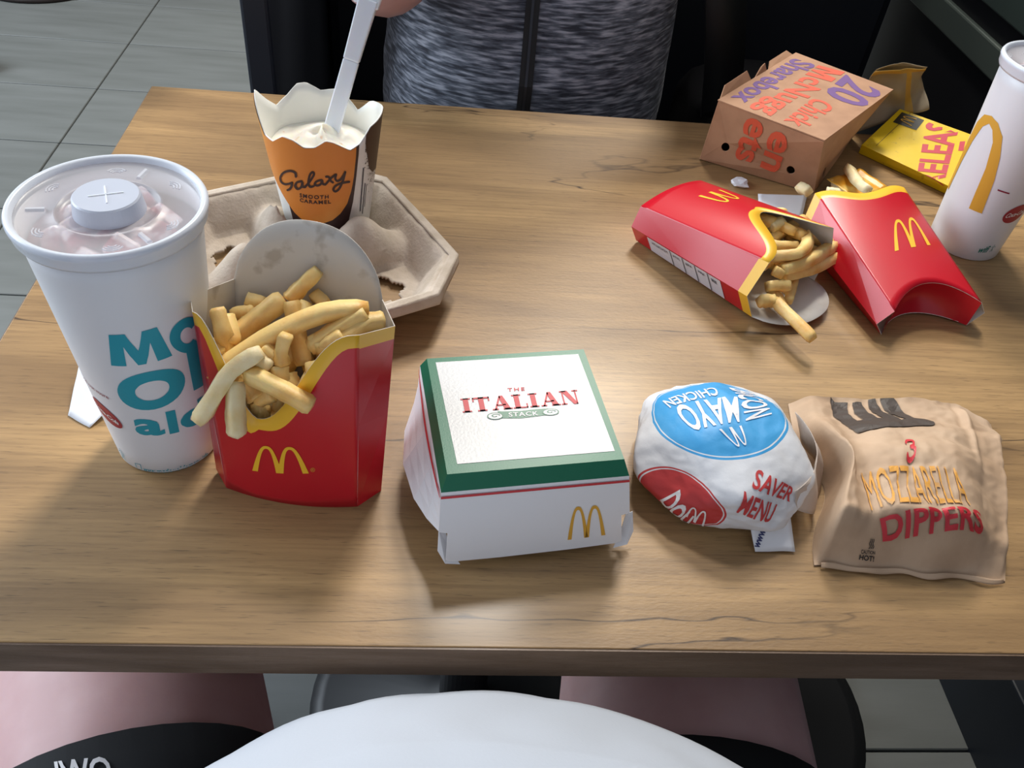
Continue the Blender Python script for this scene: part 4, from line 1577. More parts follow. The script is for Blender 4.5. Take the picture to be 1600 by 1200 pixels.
tube(bm, [hd + Vector((0, -0.086, 0.004)), hd + Vector((0, -0.097, -0.020)), hd + Vector((0, -0.104, -0.036)), hd + Vector((0, -0.088, -0.042))], [0.007, 0.010, 0.014, 0.008], 12)
obj('nose', bm, skin, p1, smooth=True)
bm = bmesh.new()
tube(bm, [hd + Vector((x, -0.083 + abs(x) * 0.25, -0.066)) for x in (-0.024, -0.012, 0, 0.012, 0.024)], [0.003, 0.0055, 0.006, 0.0055, 0.003], 10)
obj('mouth', bm, M('lips', '#a5605c', 0.5), p1, smooth=True)

# bag with a strap on the bench, right of that person
sb_ = empty('shoulder_bag', (0.47, 0.98, -0.30), (0, 0, 0), 'black shoulder bag with strap on the dark bench, right of the person in grey', 'bag')
bm = bmesh.new()
bmesh.ops.create_icosphere(bm, subdivisions=4, radius=1.0)
for v in bm.verts:
    c = v.co
    q = Vector((abs(c.x) ** 0.6 * math.copysign(1, c.x), abs(c.y) ** 0.6 * math.copysign(1, c.y), abs(c.z) ** 0.6 * math.copysign(1, c.z)))
    v.co = Vector((q.x * 0.115, q.y * 0.13, 0.112 + q.z * 0.108)) + Vector((noise.noise(c * 3), noise.noise(c * 3 + Vector((5, 0, 0))), 0)) * 0.012
obj('pouch', bm, M('black_nylon', '#0b0b0d', 0.9, spec=0.05), sb_, smooth=True)
V, F = grid(lambda u, v: Vector((-0.135 + 0.028 * (u - 0.5) * 2 + 0.05 * v, -0.10 - 0.02 * math.sin(PI * v) + 0.012 * u, 0.42 - 0.22 * v)), 2, 14)
obj('strap', (V, F), M('black_strap', '#0e0e11', 0.5), sb_, smooth=True, solid=0.003)

# photographer: lap, bare thighs, black shorts and white shirt
p2 = empty('person', (0.03, -0.42, -0.30), (0, 0, 0), 'person in white shirt and black shorts sitting at the near table edge, thighs bare', 'person')
QO = Vector((0.03, -0.42, -0.30))
J, Bn = {}, []
PO = QO
jt('pelvis', (0.03, -0.42, -0.19), (0.17, 0.13))
jt('waist', (0.035, -0.42, 0.0), (0.18, 0.17), 'pelvis')
jt('chest', (0.03, -0.50, 0.20), (0.16, 0.12), 'waist')
for sx, s, kx, ax in (('l', -1, -0.250, -0.30), ('r', 1, 0.215, 0.28)):
    jt(sx + 'hip', (0.03 + s * 0.12, -0.36, -0.205), 0.100, 'pelvis')
    jt(sx + 'thigh', ((0.03 + s * 0.12 + kx) / 2, -0.08, -0.205), 0.110, sx + 'hip')
    jt(sx + 'knee', (kx, 0.185, -0.20), 0.096, sx + 'thigh')
    jt(sx + 'calf', (kx + s * 0.02, 0.165, -0.38), 0.070, sx + 'knee')
    jt(sx + 'ankle', (kx + s * 0.02, 0.10, -0.66), 0.038, sx + 'calf')
    jt(sx + 'ball', (kx + s * 0.035, 0.23, -0.708), (0.038, 0.026), sx + 'ankle')
body2 = skinned('body', J, Bn, skin, p2, root='pelvis')
shirt_m = M('white_jersey', '#b0b6bf', 0.85, bump=0.1, bscale=500)  # white cloth, base colour greyed to stand for shade from the unbuilt upper body
shirt2 = torso('shirt', [(0.03, 0.0, 0.0, 0.185, 0.20), (0.10, 0.005, 0.06, 0.215, 0.262), (0.20, 0.002, 0.102, 0.255, 0.288), (0.285, 0.003, 0.113, 0.253, 0.289), (0.36, 0.003, 0.082, 0.236, 0.256),
                         (0.46, 0.01, -0.005, 0.195, 0.175), (0.56, 0.0, -0.055, 0.185, 0.125), (0.62, 0.0, -0.07, 0.10, 0.07)], shirt_m, p2, 0.004, 8, nu=180, nv=70, power=2.15)
shorts_m = M('black_shorts', '#15171b', 0.85, bump=0.1, bscale=400)
for s, kx in ((-1, -0.250), (1, 0.215)):
    h0, k0 = Vector((0.03 + s * 0.12, -0.36, -0.205)) - QO, Vector((kx, 0.185, -0.20)) - QO
    bm = bmesh.new()
    pts_ = [h0 - (k0 - h0) * 0.1, h0.lerp(k0, 0.2), h0.lerp(k0, 0.45), h0.lerp(k0, 0.56), h0.lerp(k0, 0.652)]
    tube(bm, pts_, [0.125, 0.118, 0.110, 0.106, 0.104], 36, cap=False)
    so = obj('shorts_leg', bm, shorts_m, p2, smooth=True, solid=0.003)
    if s < 0:
        shortsL = so
bm = bmesh.new()
bmesh.ops.create_icosphere(bm, subdivisions=4, radius=1.0)
for v in bm.verts:
    v.co = Vector((v.co.x * 0.2, v.co.y * 0.16 - 0.01, 0.105 + v.co.z * 0.10))
obj('shorts_seat', bm, shorts_m, p2, smooth=True)
for sx, s, kx in (('l', -1, -0.250), ('r', 1, 0.215)):
    bm = bmesh.new()
    bmesh.ops.create_icosphere(bm, subdivisions=3, radius=1.0)
    for v in bm.verts:
        c = v.co.copy()
        v.co = Vector((kx + s * 0.03, 0.185, -0.702)) - QO + Vector((c.x * 0.048, c.y * 0.135, max(c.z, -0.6) * (0.055 if c.y < 0.2 else 0.04)))
    obj('shoe', bm, M('black_shoe', '#17171a', 0.5), p2, smooth=True)
st = empty('stool', (0.03, -0.44, -T), (0, 0, 0), 'dark seat under the person in the white shirt', 'stool')
obj('seat', lathe([(0.20, 0.375), (0.225, 0.385), (0.23, 0.41), (0.215, 0.435), (0.001, 0.44)], 40, cap0=True), dark_vinyl, st, smooth=True)
obj('pedestal', lathe([(0.20, 0.008), (0.20, 0.016), (0.03, 0.03), (0.028, 0.376)], 32, cap0=True, cap1=True), dark_metal, st)

# things on the floor beyond the left end of the table
fb = empty('stool', (-1.40, 2.93, -T + 0.006), (0, 0, 0), 'stool with black round base on the tiles at the far upper left', 'stool')
obj('base', lathe([(0.215, 0.0), (0.22, 0.006), (0.21, 0.016), (0.05, 0.035), (0.03, 0.05)], 48, cap0=True, cap1=True), M('dark_bronze', '#2a2320', 0.4, metal=0.4), fb, smooth=True)
obj('pedestal', lathe([(0.028, 0.04), (0.028, 0.62)], 24, cap1=True), dark_metal, fb)
obj('seat', lathe([(0.17, 0.62), (0.19, 0.63), (0.19, 0.66), (0.17, 0.68)], 40, cap0=True, cap1=True), dark_vinyl, fb)
sh = empty('shoe', (-1.455, 2.24, -T + 0.006), (0, 0, R_(80)), 'toe of a dark brown shoe on the tiles at the left edge of the photo', 'shoe')
bm = bmesh.new()
bmesh.ops.create_icosphere(bm, subdivisions=3, radius=1.0)
for v in bm.verts:
    c = v.co.copy()
    v.co = Vector((c.x * 0.055, -0.03 + c.y * 0.14, 0.045 + max(c.z, -0.7) * (0.06 if c.y > 0 else 0.045)))
obj('upper', bm, M('brown_leather', '#3d2926', 0.5), sh, smooth=True)
bm = bmesh.new()
bmesh.ops.create_icosphere(bm, subdivisions=3, radius=1.0)
for v in bm.verts:
    c = v.co.copy()
    v.co = Vector((c.x * 0.058, -0.03 + c.y * 0.145, 0.008 + max(min(c.z, 0.3), -0.3) * 0.024))
obj('sole', bm, M('dark_sole', '#1d1716', 0.7), sh, smooth=False)
bm = bmesh.new()
bmesh.ops.create_icosphere(bm, subdivisions=1, radius=0.008)
for v in bm.verts:
    v.co.z = max(v.co.z * 0.4, -0.002)
    v.co.y *= 1.6
o = obj('paper_scrap', bm, paper_white, loc=(-0.115, 0.335, 0.0182))
tag(o, 'white paper fleck on the black table foot under the front edge', 'scrap')

# ------------------------------------------------------------------ printing on the packaging
SQ = poly2d([(0, 0), (1, 0), (1, 1), (0, 1)])
ELL = poly2d([(0.5 + 0.5 * math.cos(2 * PI * k / 40), 0.5 + 0.5 * math.sin(2 * PI * k / 40)) for k in range(40)])
ARCH = arches2d()
HEAVY_M = poly2d([(0, 0), (0, 1), (0.33, 1), (0.5, 0.45), (0.67, 1), (1, 1), (1, 0), (0.74, 0), (0.74, 0.62), (0.56, 0), (0.44, 0), (0.26, 0.62), (0.26, 0)])


def decal_fn(name, shape, fn, mat_, parent, maxlen=None, label=None):
    """shape in its own plane coordinates, laid on by fn(x, y) -> local point"""
    V, F = shape
    bm = bmesh.new()
    vs = [bm.verts.new((x, y, 0)) for x, y in V]
    for f in F:
        try:
            bm.faces.new([vs[i] for i in f])
        except ValueError:
            pass
    if maxlen:
        for _ in range(6):
            es = [e for e in bm.edges if (e.verts[0].co - e.verts[1].co).length > maxlen]
            if not es:
                break
            bmesh.ops.subdivide_edges(bm, edges=es, cuts=1)
            bmesh.ops.triangulate(bm, faces=[f for f in bm.faces if len(f.verts) > 4])
    for v in bm.verts:
        v.co = fn(v.co.x, v.co.y)
    o = obj(name, bm, mat_, parent)
    if label:
        o['label'] = label
    return o


def to_box(shape, q):
    """place a unit-square shape in the quad q (bl, br, tr, tl) of plane coordinates"""
    V, F = shape
    return [tuple(q[0][i] * (1 - u) * (1 - w) + q[1][i] * u * (1 - w) + q[2][i] * u * w + q[3][i] * (1 - u) * w for i in (0, 1)) for u, w in V], F


def on_cone(r0, r1, off=0.0003, H=0.172):
    def fn(deg, z):
        r = r0 + (r1 - r0) * (z / 1000) / H + off
        return Vector((r * math.cos(R_(deg)), r * math.sin(R_(deg)), z / 1000))
    return fn


def strip2d(xs, lo, hi, ny=8):
    """region between two curves over xs"""
    V, F = [], []
    for i, x in enumerate(xs):
        a, b = lo(x), hi(x)
        for j in range(ny + 1):
            V.append((x, a + (b - a) * j / ny))
        if i:
            for j in range(ny):
                p = (i - 1) * (ny + 1) + j
                F.append((p, p + ny + 1, p + ny + 2, p + 1))
    return V, F


def interp(tbl):
    def f(x):
        if x <= tbl[0][0]:
            return tbl[0][1]
        for (a, ya), (b, yb_) in zip(tbl, tbl[1:]):
            if x <= b:
                return ya + (yb_ - ya) * (x - a) / (b - a)
        return tbl[-1][1]
    return f


# --- left cup
B_ = 0.030
lc = on_cone(0.0321, 0.0458)
decal('lettering', HEAVY_M, [(-176.5, 111.1, 99.9), (-146.2, 120.4, 100.5), (-148.9, 115.9, 124.7), (-172.0, 108.9, 123.9)], cupL_body, teal, cupL, maxlen=0.004)


def ring2d(x0, y0, x1, y1, kx, ky, a0=0.0, a1=360.0, n=36):
    V, F = [], []
    cx_, cy_, rx, ry = (x0 + x1) / 2, (y0 + y1) / 2, (x1 - x0) / 2, (y1 - y0) / 2
    for k in range(n + 1):
        a = R_(a0 + (a1 - a0) * k / n)
        V += [(cx_ + rx * math.cos(a), cy_ + ry * math.sin(a)), (cx_ + rx * kx * math.cos(a), cy_ + ry * ky * math.sin(a))]
        if k:
            F.append((2 * k - 2, 2 * k, 2 * k + 1, 2 * k - 1))
    return V, F


def join2d(*parts):
    V, F = [], []
    for v, f in parts:
        o_ = len(V)
        V += v
        F += [tuple(i + o_ for i in q) for q in f]
    return V, F


LC_ = on_cone(0.0321, 0.0458)
decal_fn('lettering', to_box(ring2d(0, 0, 1, 1, 0.42, 0.46, 38, 322), [(-50, 101), (-19, 91), (-19, 119), (-48, 125)]), LC_, teal, cupL, 4)
decal('lettering', ring2d(0, 0, 1, 1, 0.46, 0.50), [(-180.8, 115.0, 61.2), (-145.0, 125.6, 63.7), (-142.9, 124.4, 94.1), (-176.3, 111.6, 93.7)], cupL_body, teal, cupL, maxlen=0.004)
n_shape = join2d(blines2d([(0, 0, 0.36, 1), (0.66, 0, 1, 0.62)]), ring2d(0, 0.22, 1, 1, 0.34, 0.36, 0, 150))
decal_fn('lettering', to_box(n_shape, [(-36, 65), (12, 58), (12, 94), (-37.5, 100)]), LC_, teal, cupL, 5)
q_ = [(-176.6, 115.9, 40.1), (-141.2, 135.0, 35.2), (-140.2, 133.5, 55.5), (-174.7, 114.1, 60.5)]
pq_ = lambda a, b, h: [tuple(x) for x in (Vector(q_[0]).lerp(Vector(q_[1]), a), Vector(q_[0]).lerp(Vector(q_[1]), b),
                       Vector(q_[0]).lerp(Vector(q_[1]), b).lerp(Vector(q_[3]).lerp(Vector(q_[2]), b), h), Vector(q_[0]).lerp(Vector(q_[1]), a).lerp(Vector(q_[3]).lerp(Vector(q_[2]), a), h))]
decal('lettering', text2d('a', 0.035), pq_(0.0, 0.40, 0.74), cupL_body, teal, cupL, maxlen=0.003)
decal('lettering', SQ, pq_(0.445, 0.565, 1.0), cupL_body, teal, cupL, maxlen=0.004)
decal('lettering', join2d(ring2d(0, 0, 0.86, 0.74, 0.36, 0.42), blines2d([(0.66, 0, 1, 1)])), pq_(0.60, 1.06, 1.0), cupL_body, teal, cupL, maxlen=0.004)
ov = lambda a, b, t: (-125 + 16.5 * a, 51.0 + 8.2 * b - 16.5 * a * 0.30)
V, F = ELL
decal_fn('logo_oval', ([ov(2 * u - 1, 2 * w - 1, 0) for u, w in V], F), lc, M('soda_red', '#a01f36', 0.4), cupL, 5)
lc2 = on_cone(0.0321, 0.0458, 0.0006)
V, F = text2d('Coca-Cola', 0.01, 0.85, 0.35)
decal_fn('lettering', ([ov(-0.82 + 1.64 * u, -0.22 + 0.50 * w, 0) for u, w in V], F), lc2, white_ink, cupL, 5)
decal_fn('lettering', to_box(text2d('Find out more', 0.01), [(-146, 73), (-111, 68.5), (-111, 71.5), (-146, 76)]), lc, maroon, cupL, 5)
person_icon = strokes2d([(9, [(50, 62), (50, 100)]), (12, [(50, 18), (50, 20)]), (7, [(20, 70), (40, 45), (60, 45), (84, 66)]), (8, [(50, 100), (28, 160)]), (8, [(50, 100), (70, 160)]), (6, [(84, 66), (92, 92)])], 8, (0, 0, 100, 170))
decal_fn('logo', to_box(person_icon, [(-137, 3.5), (-126, 3.5), (-126, 16), (-137, 16)]), lc, teal, cupL, 5)
phone_icon = strokes2d([[(10, 5), (90, 5)], [(90, 5), (90, 165)], [(90, 165), (10, 165)], [(10, 165), (10, 5)]], 9, (0, 0, 100, 170))
decal('logo', phone_icon, [(-185.6, 121.8, -0.4), (-181.9, 120.1, -0.2), (-181.2, 119.4, 7.9), (-185.6, 121.5, 7.1)], cupL_body, teal, cupL, maxlen=0.004)
decal('lettering', text2d('www.mcdonaldsmenu.info', 0.01), [(-180.8, 119.9, 1.4), (-144.3, 135.0, 0.8), (-144.2, 134.7, 4.8), (-180.4, 119.5, 5.3)], cupL_body, teal, cupL, maxlen=0.004)

# --- right cup
rcn = on_cone(0.0322, 0.0412)
outer = [(148, 50), (151, 70), (155, 95), (163, 117), (175, 128), (189.5, 131.5), (203, 129.5), (216, 121), (225, 104), (232, 83), (238, 50)]
inner = [(218.5, 50), (216.5, 70), (214.7, 90), (208, 113), (200, 122), (191, 125), (182, 119), (174, 102), (168, 80), (165, 60), (164, 50)]
V, F = [], []
no = 30
def along_pl(pl, t):
    k = t * (len(pl) - 1)
    i = min(int(k), len(pl) - 2)
    return tuple(pl[i][c] + (pl[i + 1][c] - pl[i][c]) * (k - i) for c in (0, 1))
for k in range(no + 1):
    a, b = along_pl(outer, k / no), along_pl(inner[::-1], k / no)
    for j in range(4):
        V.append((a[0] + (b[0] - a[0]) * j / 3, a[1] + (b[1] - a[1]) * j / 3))
    if k:
        for j in range(3):
            p = (k - 1) * 4 + j
            F.append((p, p + 1, p + 5, p + 4))
decal_fn('logo_arch', (V, F), rcn, arch_gold, cupR, 6)
decal_fn('tick_mark', to_box(SQ, [(241.5, 75.2), (258, 74.2), (258, 75.6), (241.5, 76.6)]), rcn, maroon, cupR, 5)
ovr = lambda a, b: (287 + 19 * a, 54 + 9.5 * b + 19 * a * 0.12)
V, F = ELL
decal_fn('logo_oval', ([ovr(2 * u - 1, 2 * w - 1) for u, w in V], F), rcn, M('soda_red', '#a01f36', 0.4), cupR, 5)
V, F = text2d('Coca-Cola', 0.01, 0.85, 0.35)
decal_fn('lettering', ([ovr(-0.82 + 1.64 * u, -0.22 + 0.50 * w) for u, w in V], F), on_cone(0.0322, 0.0412, 0.0006), white_ink, cupR, 5)
decal_fn('lettering', to_box(text2d('wifi', 0.02, 1.0, 0.3), [(262, 10), (278, 11), (278, 19), (262, 17)]), rcn, M('green_teal_ink', '#1f7f70', 0.5), cupR, 5)
decal_fn('logo', to_box(person_icon, [(279, 11), (288, 12), (288, 21), (279, 20)]), rcn, M('green_teal_ink', '#1f7f70', 0.5), cupR, 5)

# --- burger box
decal('white_panel', SQ, [(14.4, 73.3, 70), (105.6, 87.0, 70), (92.0, 170.6, 70), (0.2, 157.0, 70)], bt, M('gloss_white', '#d0d1d1', 0.32, bump=0.12, bscale=600, spec=0.35), bb, off=0.0002)


def italic_caps():
    """ITALIAN in fat slab capitals, drawn as polygons (units: cap height 10)"""
    L, x = [], 0.0
    R4 = lambda a, b, c, d: [(a, b), (c, b), (c, d), (a, d)]

    def I(x):
        return [R4(x + 1.2, 0, x + 4.2, 10), R4(x, 0, x + 5.4, 0.9), R4(x, 9.1, x + 5.4, 10)], 6.1

    def Tt(x):
        return [R4(x + 3.4, 0, x + 6.4, 10), R4(x + 2.2, 0, x + 7.6, 0.9), R4(x, 8.9, x + 9.8, 10), R4(x, 7.0, x + 0.8, 10), R4(x + 9.0, 7.0, x + 9.8, 10)], 10.2

    def A(x):
        return [[(x + 1.0, 0), (x + 2.2, 0), (x + 5.6, 9.0), (x + 5.2, 10), (x + 4.8, 10)], [(x + 5.2, 10), (x + 4.6, 9.2), (x + 7.0, 0), (x + 10.6, 0), (x + 7.0, 10)],
                R4(x + 2.6, 2.9, x + 8.0, 3.8), R4(x, 0, x + 3.4, 0.9), R4(x + 6.2, 0, x + 11.6, 0.9)], 11.6

    def Ll(x):
        return [R4(x + 1.2, 0, x + 4.2, 10), R4(x, 9.1, x + 5.4, 10), R4(x, 0, x + 8.6, 0.9), R4(x + 7.8, 0, x + 8.6, 3.2)], 9.2

    def Nn(x):
        return [R4(x + 1.2, 0, x + 2.1, 10), R4(x + 9.0, 0, x + 9.9, 10), [(x + 1.2, 10), (x + 4.8, 10), (x + 9.9, 0), (x + 7.2, 0)], R4(x, 0, x + 3.4, 0.9), R4(x, 9.1, x + 4.0, 10), R4(x + 7.6, 9.1, x + 11.2, 10)], 11.6
    for f in (I, Tt, A, Ll, I, A, Nn):
        ps, w_ = f(x)
        L += ps
        x += w_ + 0.5
    return norm2d(*poly2d(*L))


decal('lettering', italic_caps(), [(17.4, 113.5, 70), (89.3, 125.0, 70), (88.0, 136.8, 70), (15.8, 125.0, 70)], bt, red_ink, bb, off=0.0005)
decal('lettering', text2d('THE', 0.02, 1.35), [(44.8, 133.0, 70), (55.3, 134.3, 70), (55.3, 137.4, 70), (44.6, 135.9, 70)], bt, red_ink, bb, off=0.0005)
ban = poly2d([(0.16, 0.10), (0.45, 0.03), (0.72, 0.20), (0.86, 0.28), (0.86, 0.96), (0.70, 0.93), (0.45, 0.78), (0.22, 0.80), (0.14, 0.84)])
Q_ = [(33.1, 108.5, 70), (75.2, 112.6, 70), (75.0, 120.6, 70), (31.8, 116.5, 70)]
decal('banner', ban, Q_, bt, green_ink, bb, off=0.0004)
swirl = strokes2d([(7, [(50 + 47 * math.cos(t * PI / 10), 50 + 46 * math.sin(t * PI / 10)) for t in range(21)]),
                   (9, [(50 + (8 + 1.55 * t) * math.cos(t * PI / 8 + 0.5), 50 + (8 + 1.5 * t) * math.sin(t * PI / 8 + 0.5)) for t in range(15)])], 8, (0, 0, 100, 100))
for q in ([(31.9, 108.2, 70), (41.6, 109.2, 70), (41.2, 115.0, 70), (31.7, 113.9, 70)], [(65.1, 113.3, 70), (75.3, 114.4, 70), (75.1, 120.0, 70), (65.0, 118.9, 70)]):
    decal('banner_end', ELL, q, bt, white_ink, bb, off=0.0005)
    decal('swirl', swirl, q, bt, green_ink, bb, off=0.0006)
decal('lettering', text2d('STACK', 0.02, 1.15), [(44.8, 111.2, 70), (62.7, 113.3, 70), (62.4, 116.8, 70), (44.5, 114.7, 70)], bt, white_ink, bb, off=0.0006)
decal('logo_arches', ARCH, [(84.3, 59.4, 15.0), (107.7, 63.0, 15.9), (103.6, 64.6, 41.2), (81.8, 61.7, 41.7)], walls[0], arch_gold, bb, maxlen=0.02)
# a thin red line under the green bevel
for i in range(4):
    vs = []
    for k in range(13):
        for t in (0.050, 0.082):
            bul = Vector(((0.006 if i == 1 else -0.015) * math.sin(PI * k / 12) ** 0.8 * (t / 0.6), 0, 0)) if i in (1, 3) else Vector()
            n_ = (Vector((0, -1, 0)), Vector((1, 0, 0)), Vector((0, 1, 0)), Vector((-1, 0, 0)))[i]
            vs.append(wall_pt(i, k / 12, t) + bul + n_ * 0.0006)
    obj('red_line', (vs, [(2 * k, 2 * k + 1, 2 * k + 3, 2 * k + 2) for k in range(12)]), red_ink, bb)

# --- nugget box
purple = M('purple_ink', '#6d4a86', 0.6)
tomato = M('tomato_ink', '#d5573a', 0.6)
tomato2 = tomato
NB = 0.026
decal('lettering', text2d('Sharebox', NB), [(378.2, 675.2, 72.2), (282.0, 564.7, 72.2), (299.5, 548.8, 72.4), (401.4, 660.8, 72.2)], ntop, purple, nb)
decal('lettering', text2d('20', NB), [(426.9, 642.1, 72.2), (384.1, 588.7, 72.2), (417.2, 558.1, 72.6), (455.3, 601.6, 72.3)], ntop, purple, nb)
def part_quad(q, a, b, lo=0.0, hi=1.0):
    q = [Vector(p) for p in q]
    f = lambda u, w: tuple(q[0] * (1 - u) * (1 - w) + q[1] * u * (1 - w) + q[2] * u * w + q[3] * (1 - u) * w)
    return [f(a, lo), f(b, lo), f(b, hi), f(a, hi)]


q_ = [(395.6, 664.6, 72.2), (294.4, 544.6, 72.4), (320.2, 523.0, 72.7), (428.6, 647.4, 72.2)]
decal('lettering', HEAVY_M, part_quad(q_, 0.0, 0.225, 0.22), ntop, tomato, nb)
decal('lettering', text2d('cNugg', NB), part_quad(q_, 0.245, 1.0), ntop, tomato, nb)
decal('lettering', text2d('Chick', NB), [(373.5, 579.9, 72.3), (324.4, 520.4, 72.7), (340.8, 502.7, 73.0), (389.9, 559.7, 72.5)], ntop, tomato, nb)
decal('lettering', text2d('en', NB), [(315.6, 520.4, 65.3), (322.1, 536.1, 14.6), (339.5, 527.3, 12.3), (331.5, 507.8, 62.6)], nfront, tomato, nb, off=0.0005, maxlen=0.004)
decal('lettering', text2d('ets', NB), [(294.0, 537.6, 68.7), (298.3, 549.8, 14.5), (318.5, 538.0, 15.4), (313.9, 521.7, 65.8)], nfront, tomato, nb, off=0.0005, maxlen=0.004)

# --- yellow box
pink_red = M('pink_red_ink', '#c93248', 0.45)
decal('lettering', text2d('RELEAS', 0.028), [(517, 525, 9), (571.5, 629, 27), (535, 635, 28), (489.5, 532, 11)], ytop, pink_red, yb, maxlen=0.01)
decal('logo_square', SQ, [(498.5, 637.7, 24.0), (519.8, 621.7, 23.9), (533.5, 638.0, 29.0), (513.3, 654.0, 28.9)], ytop, M('logo_black', '#1b1a14', 0.35), yb, maxlen=0.02)
decal('logo_arches', ARCH, [(516.3, 628.8, 25.0), (525.8, 640.6, 28.0), (514.8, 648.7, 28.2), (505.9, 638.7, 26.0)], ytop, arch_yellow, yb, off=0.0007)
decal('lettering', SQ, [(552.5, 583.1, 22.4), (558.1, 582.6, 23.1), (566.1, 599.2, 26.0), (560.2, 599.0, 25.2)], ytop, pink_red, yb)

# --- brown bag
orange_ink = M('orange_ink', '#d99a3f', 0.7, col2='#c8a072', nscale=110, amount=(0.45, 0.75))
decal('lettering', strokes2d([[(8, 22), (24, 6), (50, 3), (78, 12), (84, 28), (74, 44), (46, 50)], [(46, 50), (78, 56), (90, 74), (80, 92), (50, 99), (22, 95), (6, 80)]], 19, (0, -6, 98, 108)), [(301.9, 109.2, 43.7), (308.2, 110.1, 43.4), (319.8, 135.3, 38.0), (312.5, 134.1, 38.5)], bag_top, red_ink, pb, off=0.0010, maxlen=0.002, proj='down')
decal('lettering', text2d('DIPPERS', 0.028, 1.05), [(279.3, 64.3, 21.6), (342.4, 66.6, 25.5), (340.3, 76.4, 36.1), (274.5, 71.5, 35.3)], bag_top, red_ink, pb, off=0.0010, maxlen=0.002, proj='down')
decal('lettering', text2d('MOZZARELLA', 0.0, 1.0), [(270.0, 75.3, 36.2), (334.0, 78.5, 40.0), (337.2, 106.8, 42.3), (274.3, 106.6, 35.9)], bag_top, orange_ink, pb, off=0.0009, maxlen=0.002, proj='down',
      label='smeared orange word')
decal('lettering', text2d('CAUTION', 0.02), [(268.0, 60.9, 11.4), (276.8, 60.3, 11.7), (276.3, 61.2, 14.0), (267.6, 62.3, 14.3)], bag_top, black_ink, pb, off=0.0008)
decal('lettering', text2d('HOT!', 0.03), [(267.5, 59.2, 7.6), (277.2, 58.4, 6.9), (276.7, 59.9, 10.6), (267.4, 60.8, 11.0)], bag_top, black_ink, pb, off=0.0008)
steam = strokes2d([[(15 + 30 * k, 100), (30 + 30 * k, 78), (12 + 30 * k, 45), (30 + 30 * k, 15), (26 + 30 * k, 0)] for k in range(3)], 13, (0, 0, 100, 100))
decal('logo', steam, [(271.5, 62.1, 15.3), (275.3, 61.9, 15.7), (274.1, 64.6, 21.7), (271.1, 65.0, 21.4)], bag_top, black_ink, pb, off=0.0008)
# dark printed patch at the folded end, with three paper coloured stripes left out of it
fitb = lambda pl: [((x - 285) / 790, 1 - (y - 92) / 243) for x, y in pl]
d1 = [(288, 98), (335, 114), (450, 118), (455, 190), (510, 243), (555, 243), (500, 180), (490, 120), (530, 112), (570, 112), (590, 170), (660, 240), (705, 247), (635, 170), (630, 100), (690, 96), (750, 180),
      (850, 245), (890, 238), (790, 190), (730, 97), (850, 94), (880, 110), (965, 230), (1040, 235), (1066, 252), (1074, 275), (1066, 298), (1045, 307), (490, 333), (430, 300), (400, 262), (330, 190)]
decal('logo_patch', poly2d(fitb(d1)), [(269.8, 147.8, 31.9), (346.5, 149.8, 33.6), (362.0, 203.5, 9.0), (294.0, 204.5, 9.4)], bag_top, dark_ink, pb, off=0.0008, maxlen=0.004, proj='down')

# --- wrapped burger
WB = 0.0
decal('lettering', text2d('MAYO', 0.02), [(199.5, 155.1, 51.7), (156.7, 150.3, 44.4), (164.3, 124.1, 49.7), (194.5, 129.7, 53.7)], wbody, white_ink, wr, off=0.0006, maxlen=0.003, proj=(0, 0, WC.z))
decal('lettering', text2d('BACON', 0.02), [(199.5, 172.0, 44.5), (199.0, 131.6, 53.2), (219.4, 140.8, 51.2), (217.5, 171.0, 43.5)], wbody, white_ink, wr, off=0.0006, maxlen=0.003, proj=(0, 0, WC.z))
decal('lettering', text2d('CHICKEN', 0.02), [(188.2, 169.1, 46.5), (152.3, 158.9, 41.6), (155.6, 150.2, 44.0), (188.8, 157.6, 50.4)], wbody, white_ink, wr, off=0.0006, maxlen=0.003, proj=(0, 0, WC.z))
decal('logo_arches', ARCH, [(195.1, 127.0, 53.7), (180.0, 123.3, 53.4), (188.3, 111.4, 50.1), (197.7, 113.6, 51.1)], wbody, white_ink, wr, off=0.0006, maxlen=0.003, proj=(0, 0, WC.z))
wrap_red = M('wrap_red_ink', '#c23a3a', 0.6)
decal('lettering', text2d('SAVER', 0.02), [(195.3, 86.7, 41.6), (223.3, 86.9, 28.6), (226.8, 93.2, 34.4), (200.6, 98.8, 45.7)], wbody, wrap_red, wr, off=0.0006, maxlen=0.003, proj=(0, 0, WC.z))
decal('lettering', text2d('MENU', 0.02), [(187.3, 77.7, 28.4), (209.8, 75.9, 21.3), (214.5, 84.0, 29.5), (190.5, 84.7, 40.8)], wbody, wrap_red, wr, off=0.0006, maxlen=0.003, proj=(0, 0, WC.z))
decal('lettering', text2d('DOU', 0.03), [(145.3, 95.9, 16.1), (163.0, 84.6, 3.0), (165.5, 83.6, 16.7), (155.9, 95.1, 28.2)], wbody, white_ink, wr, off=0.0006, maxlen=0.003, proj=(0, 0, WC.z))
decal('logo_arches', ARCH, [(160.2, 84.8, 14.6), (172.0, 80.0, 8.0), (172.7, 80.4, 24.4), (160.2, 85.8, 23.7)], wbody, white_ink, wr, off=0.0006, maxlen=0.003, proj=(0, 0, WC.z))
decal('lettering', text2d('www', 0.03), [(0.014, -0.066, 0.003), (0.019, -0.057, 0.010), (0.016, -0.056, 0.011), (0.011, -0.065, 0.004)], tongue, M('navy_ink', '#2f3566', 0.6), wr, off=0.0006, raw=True)

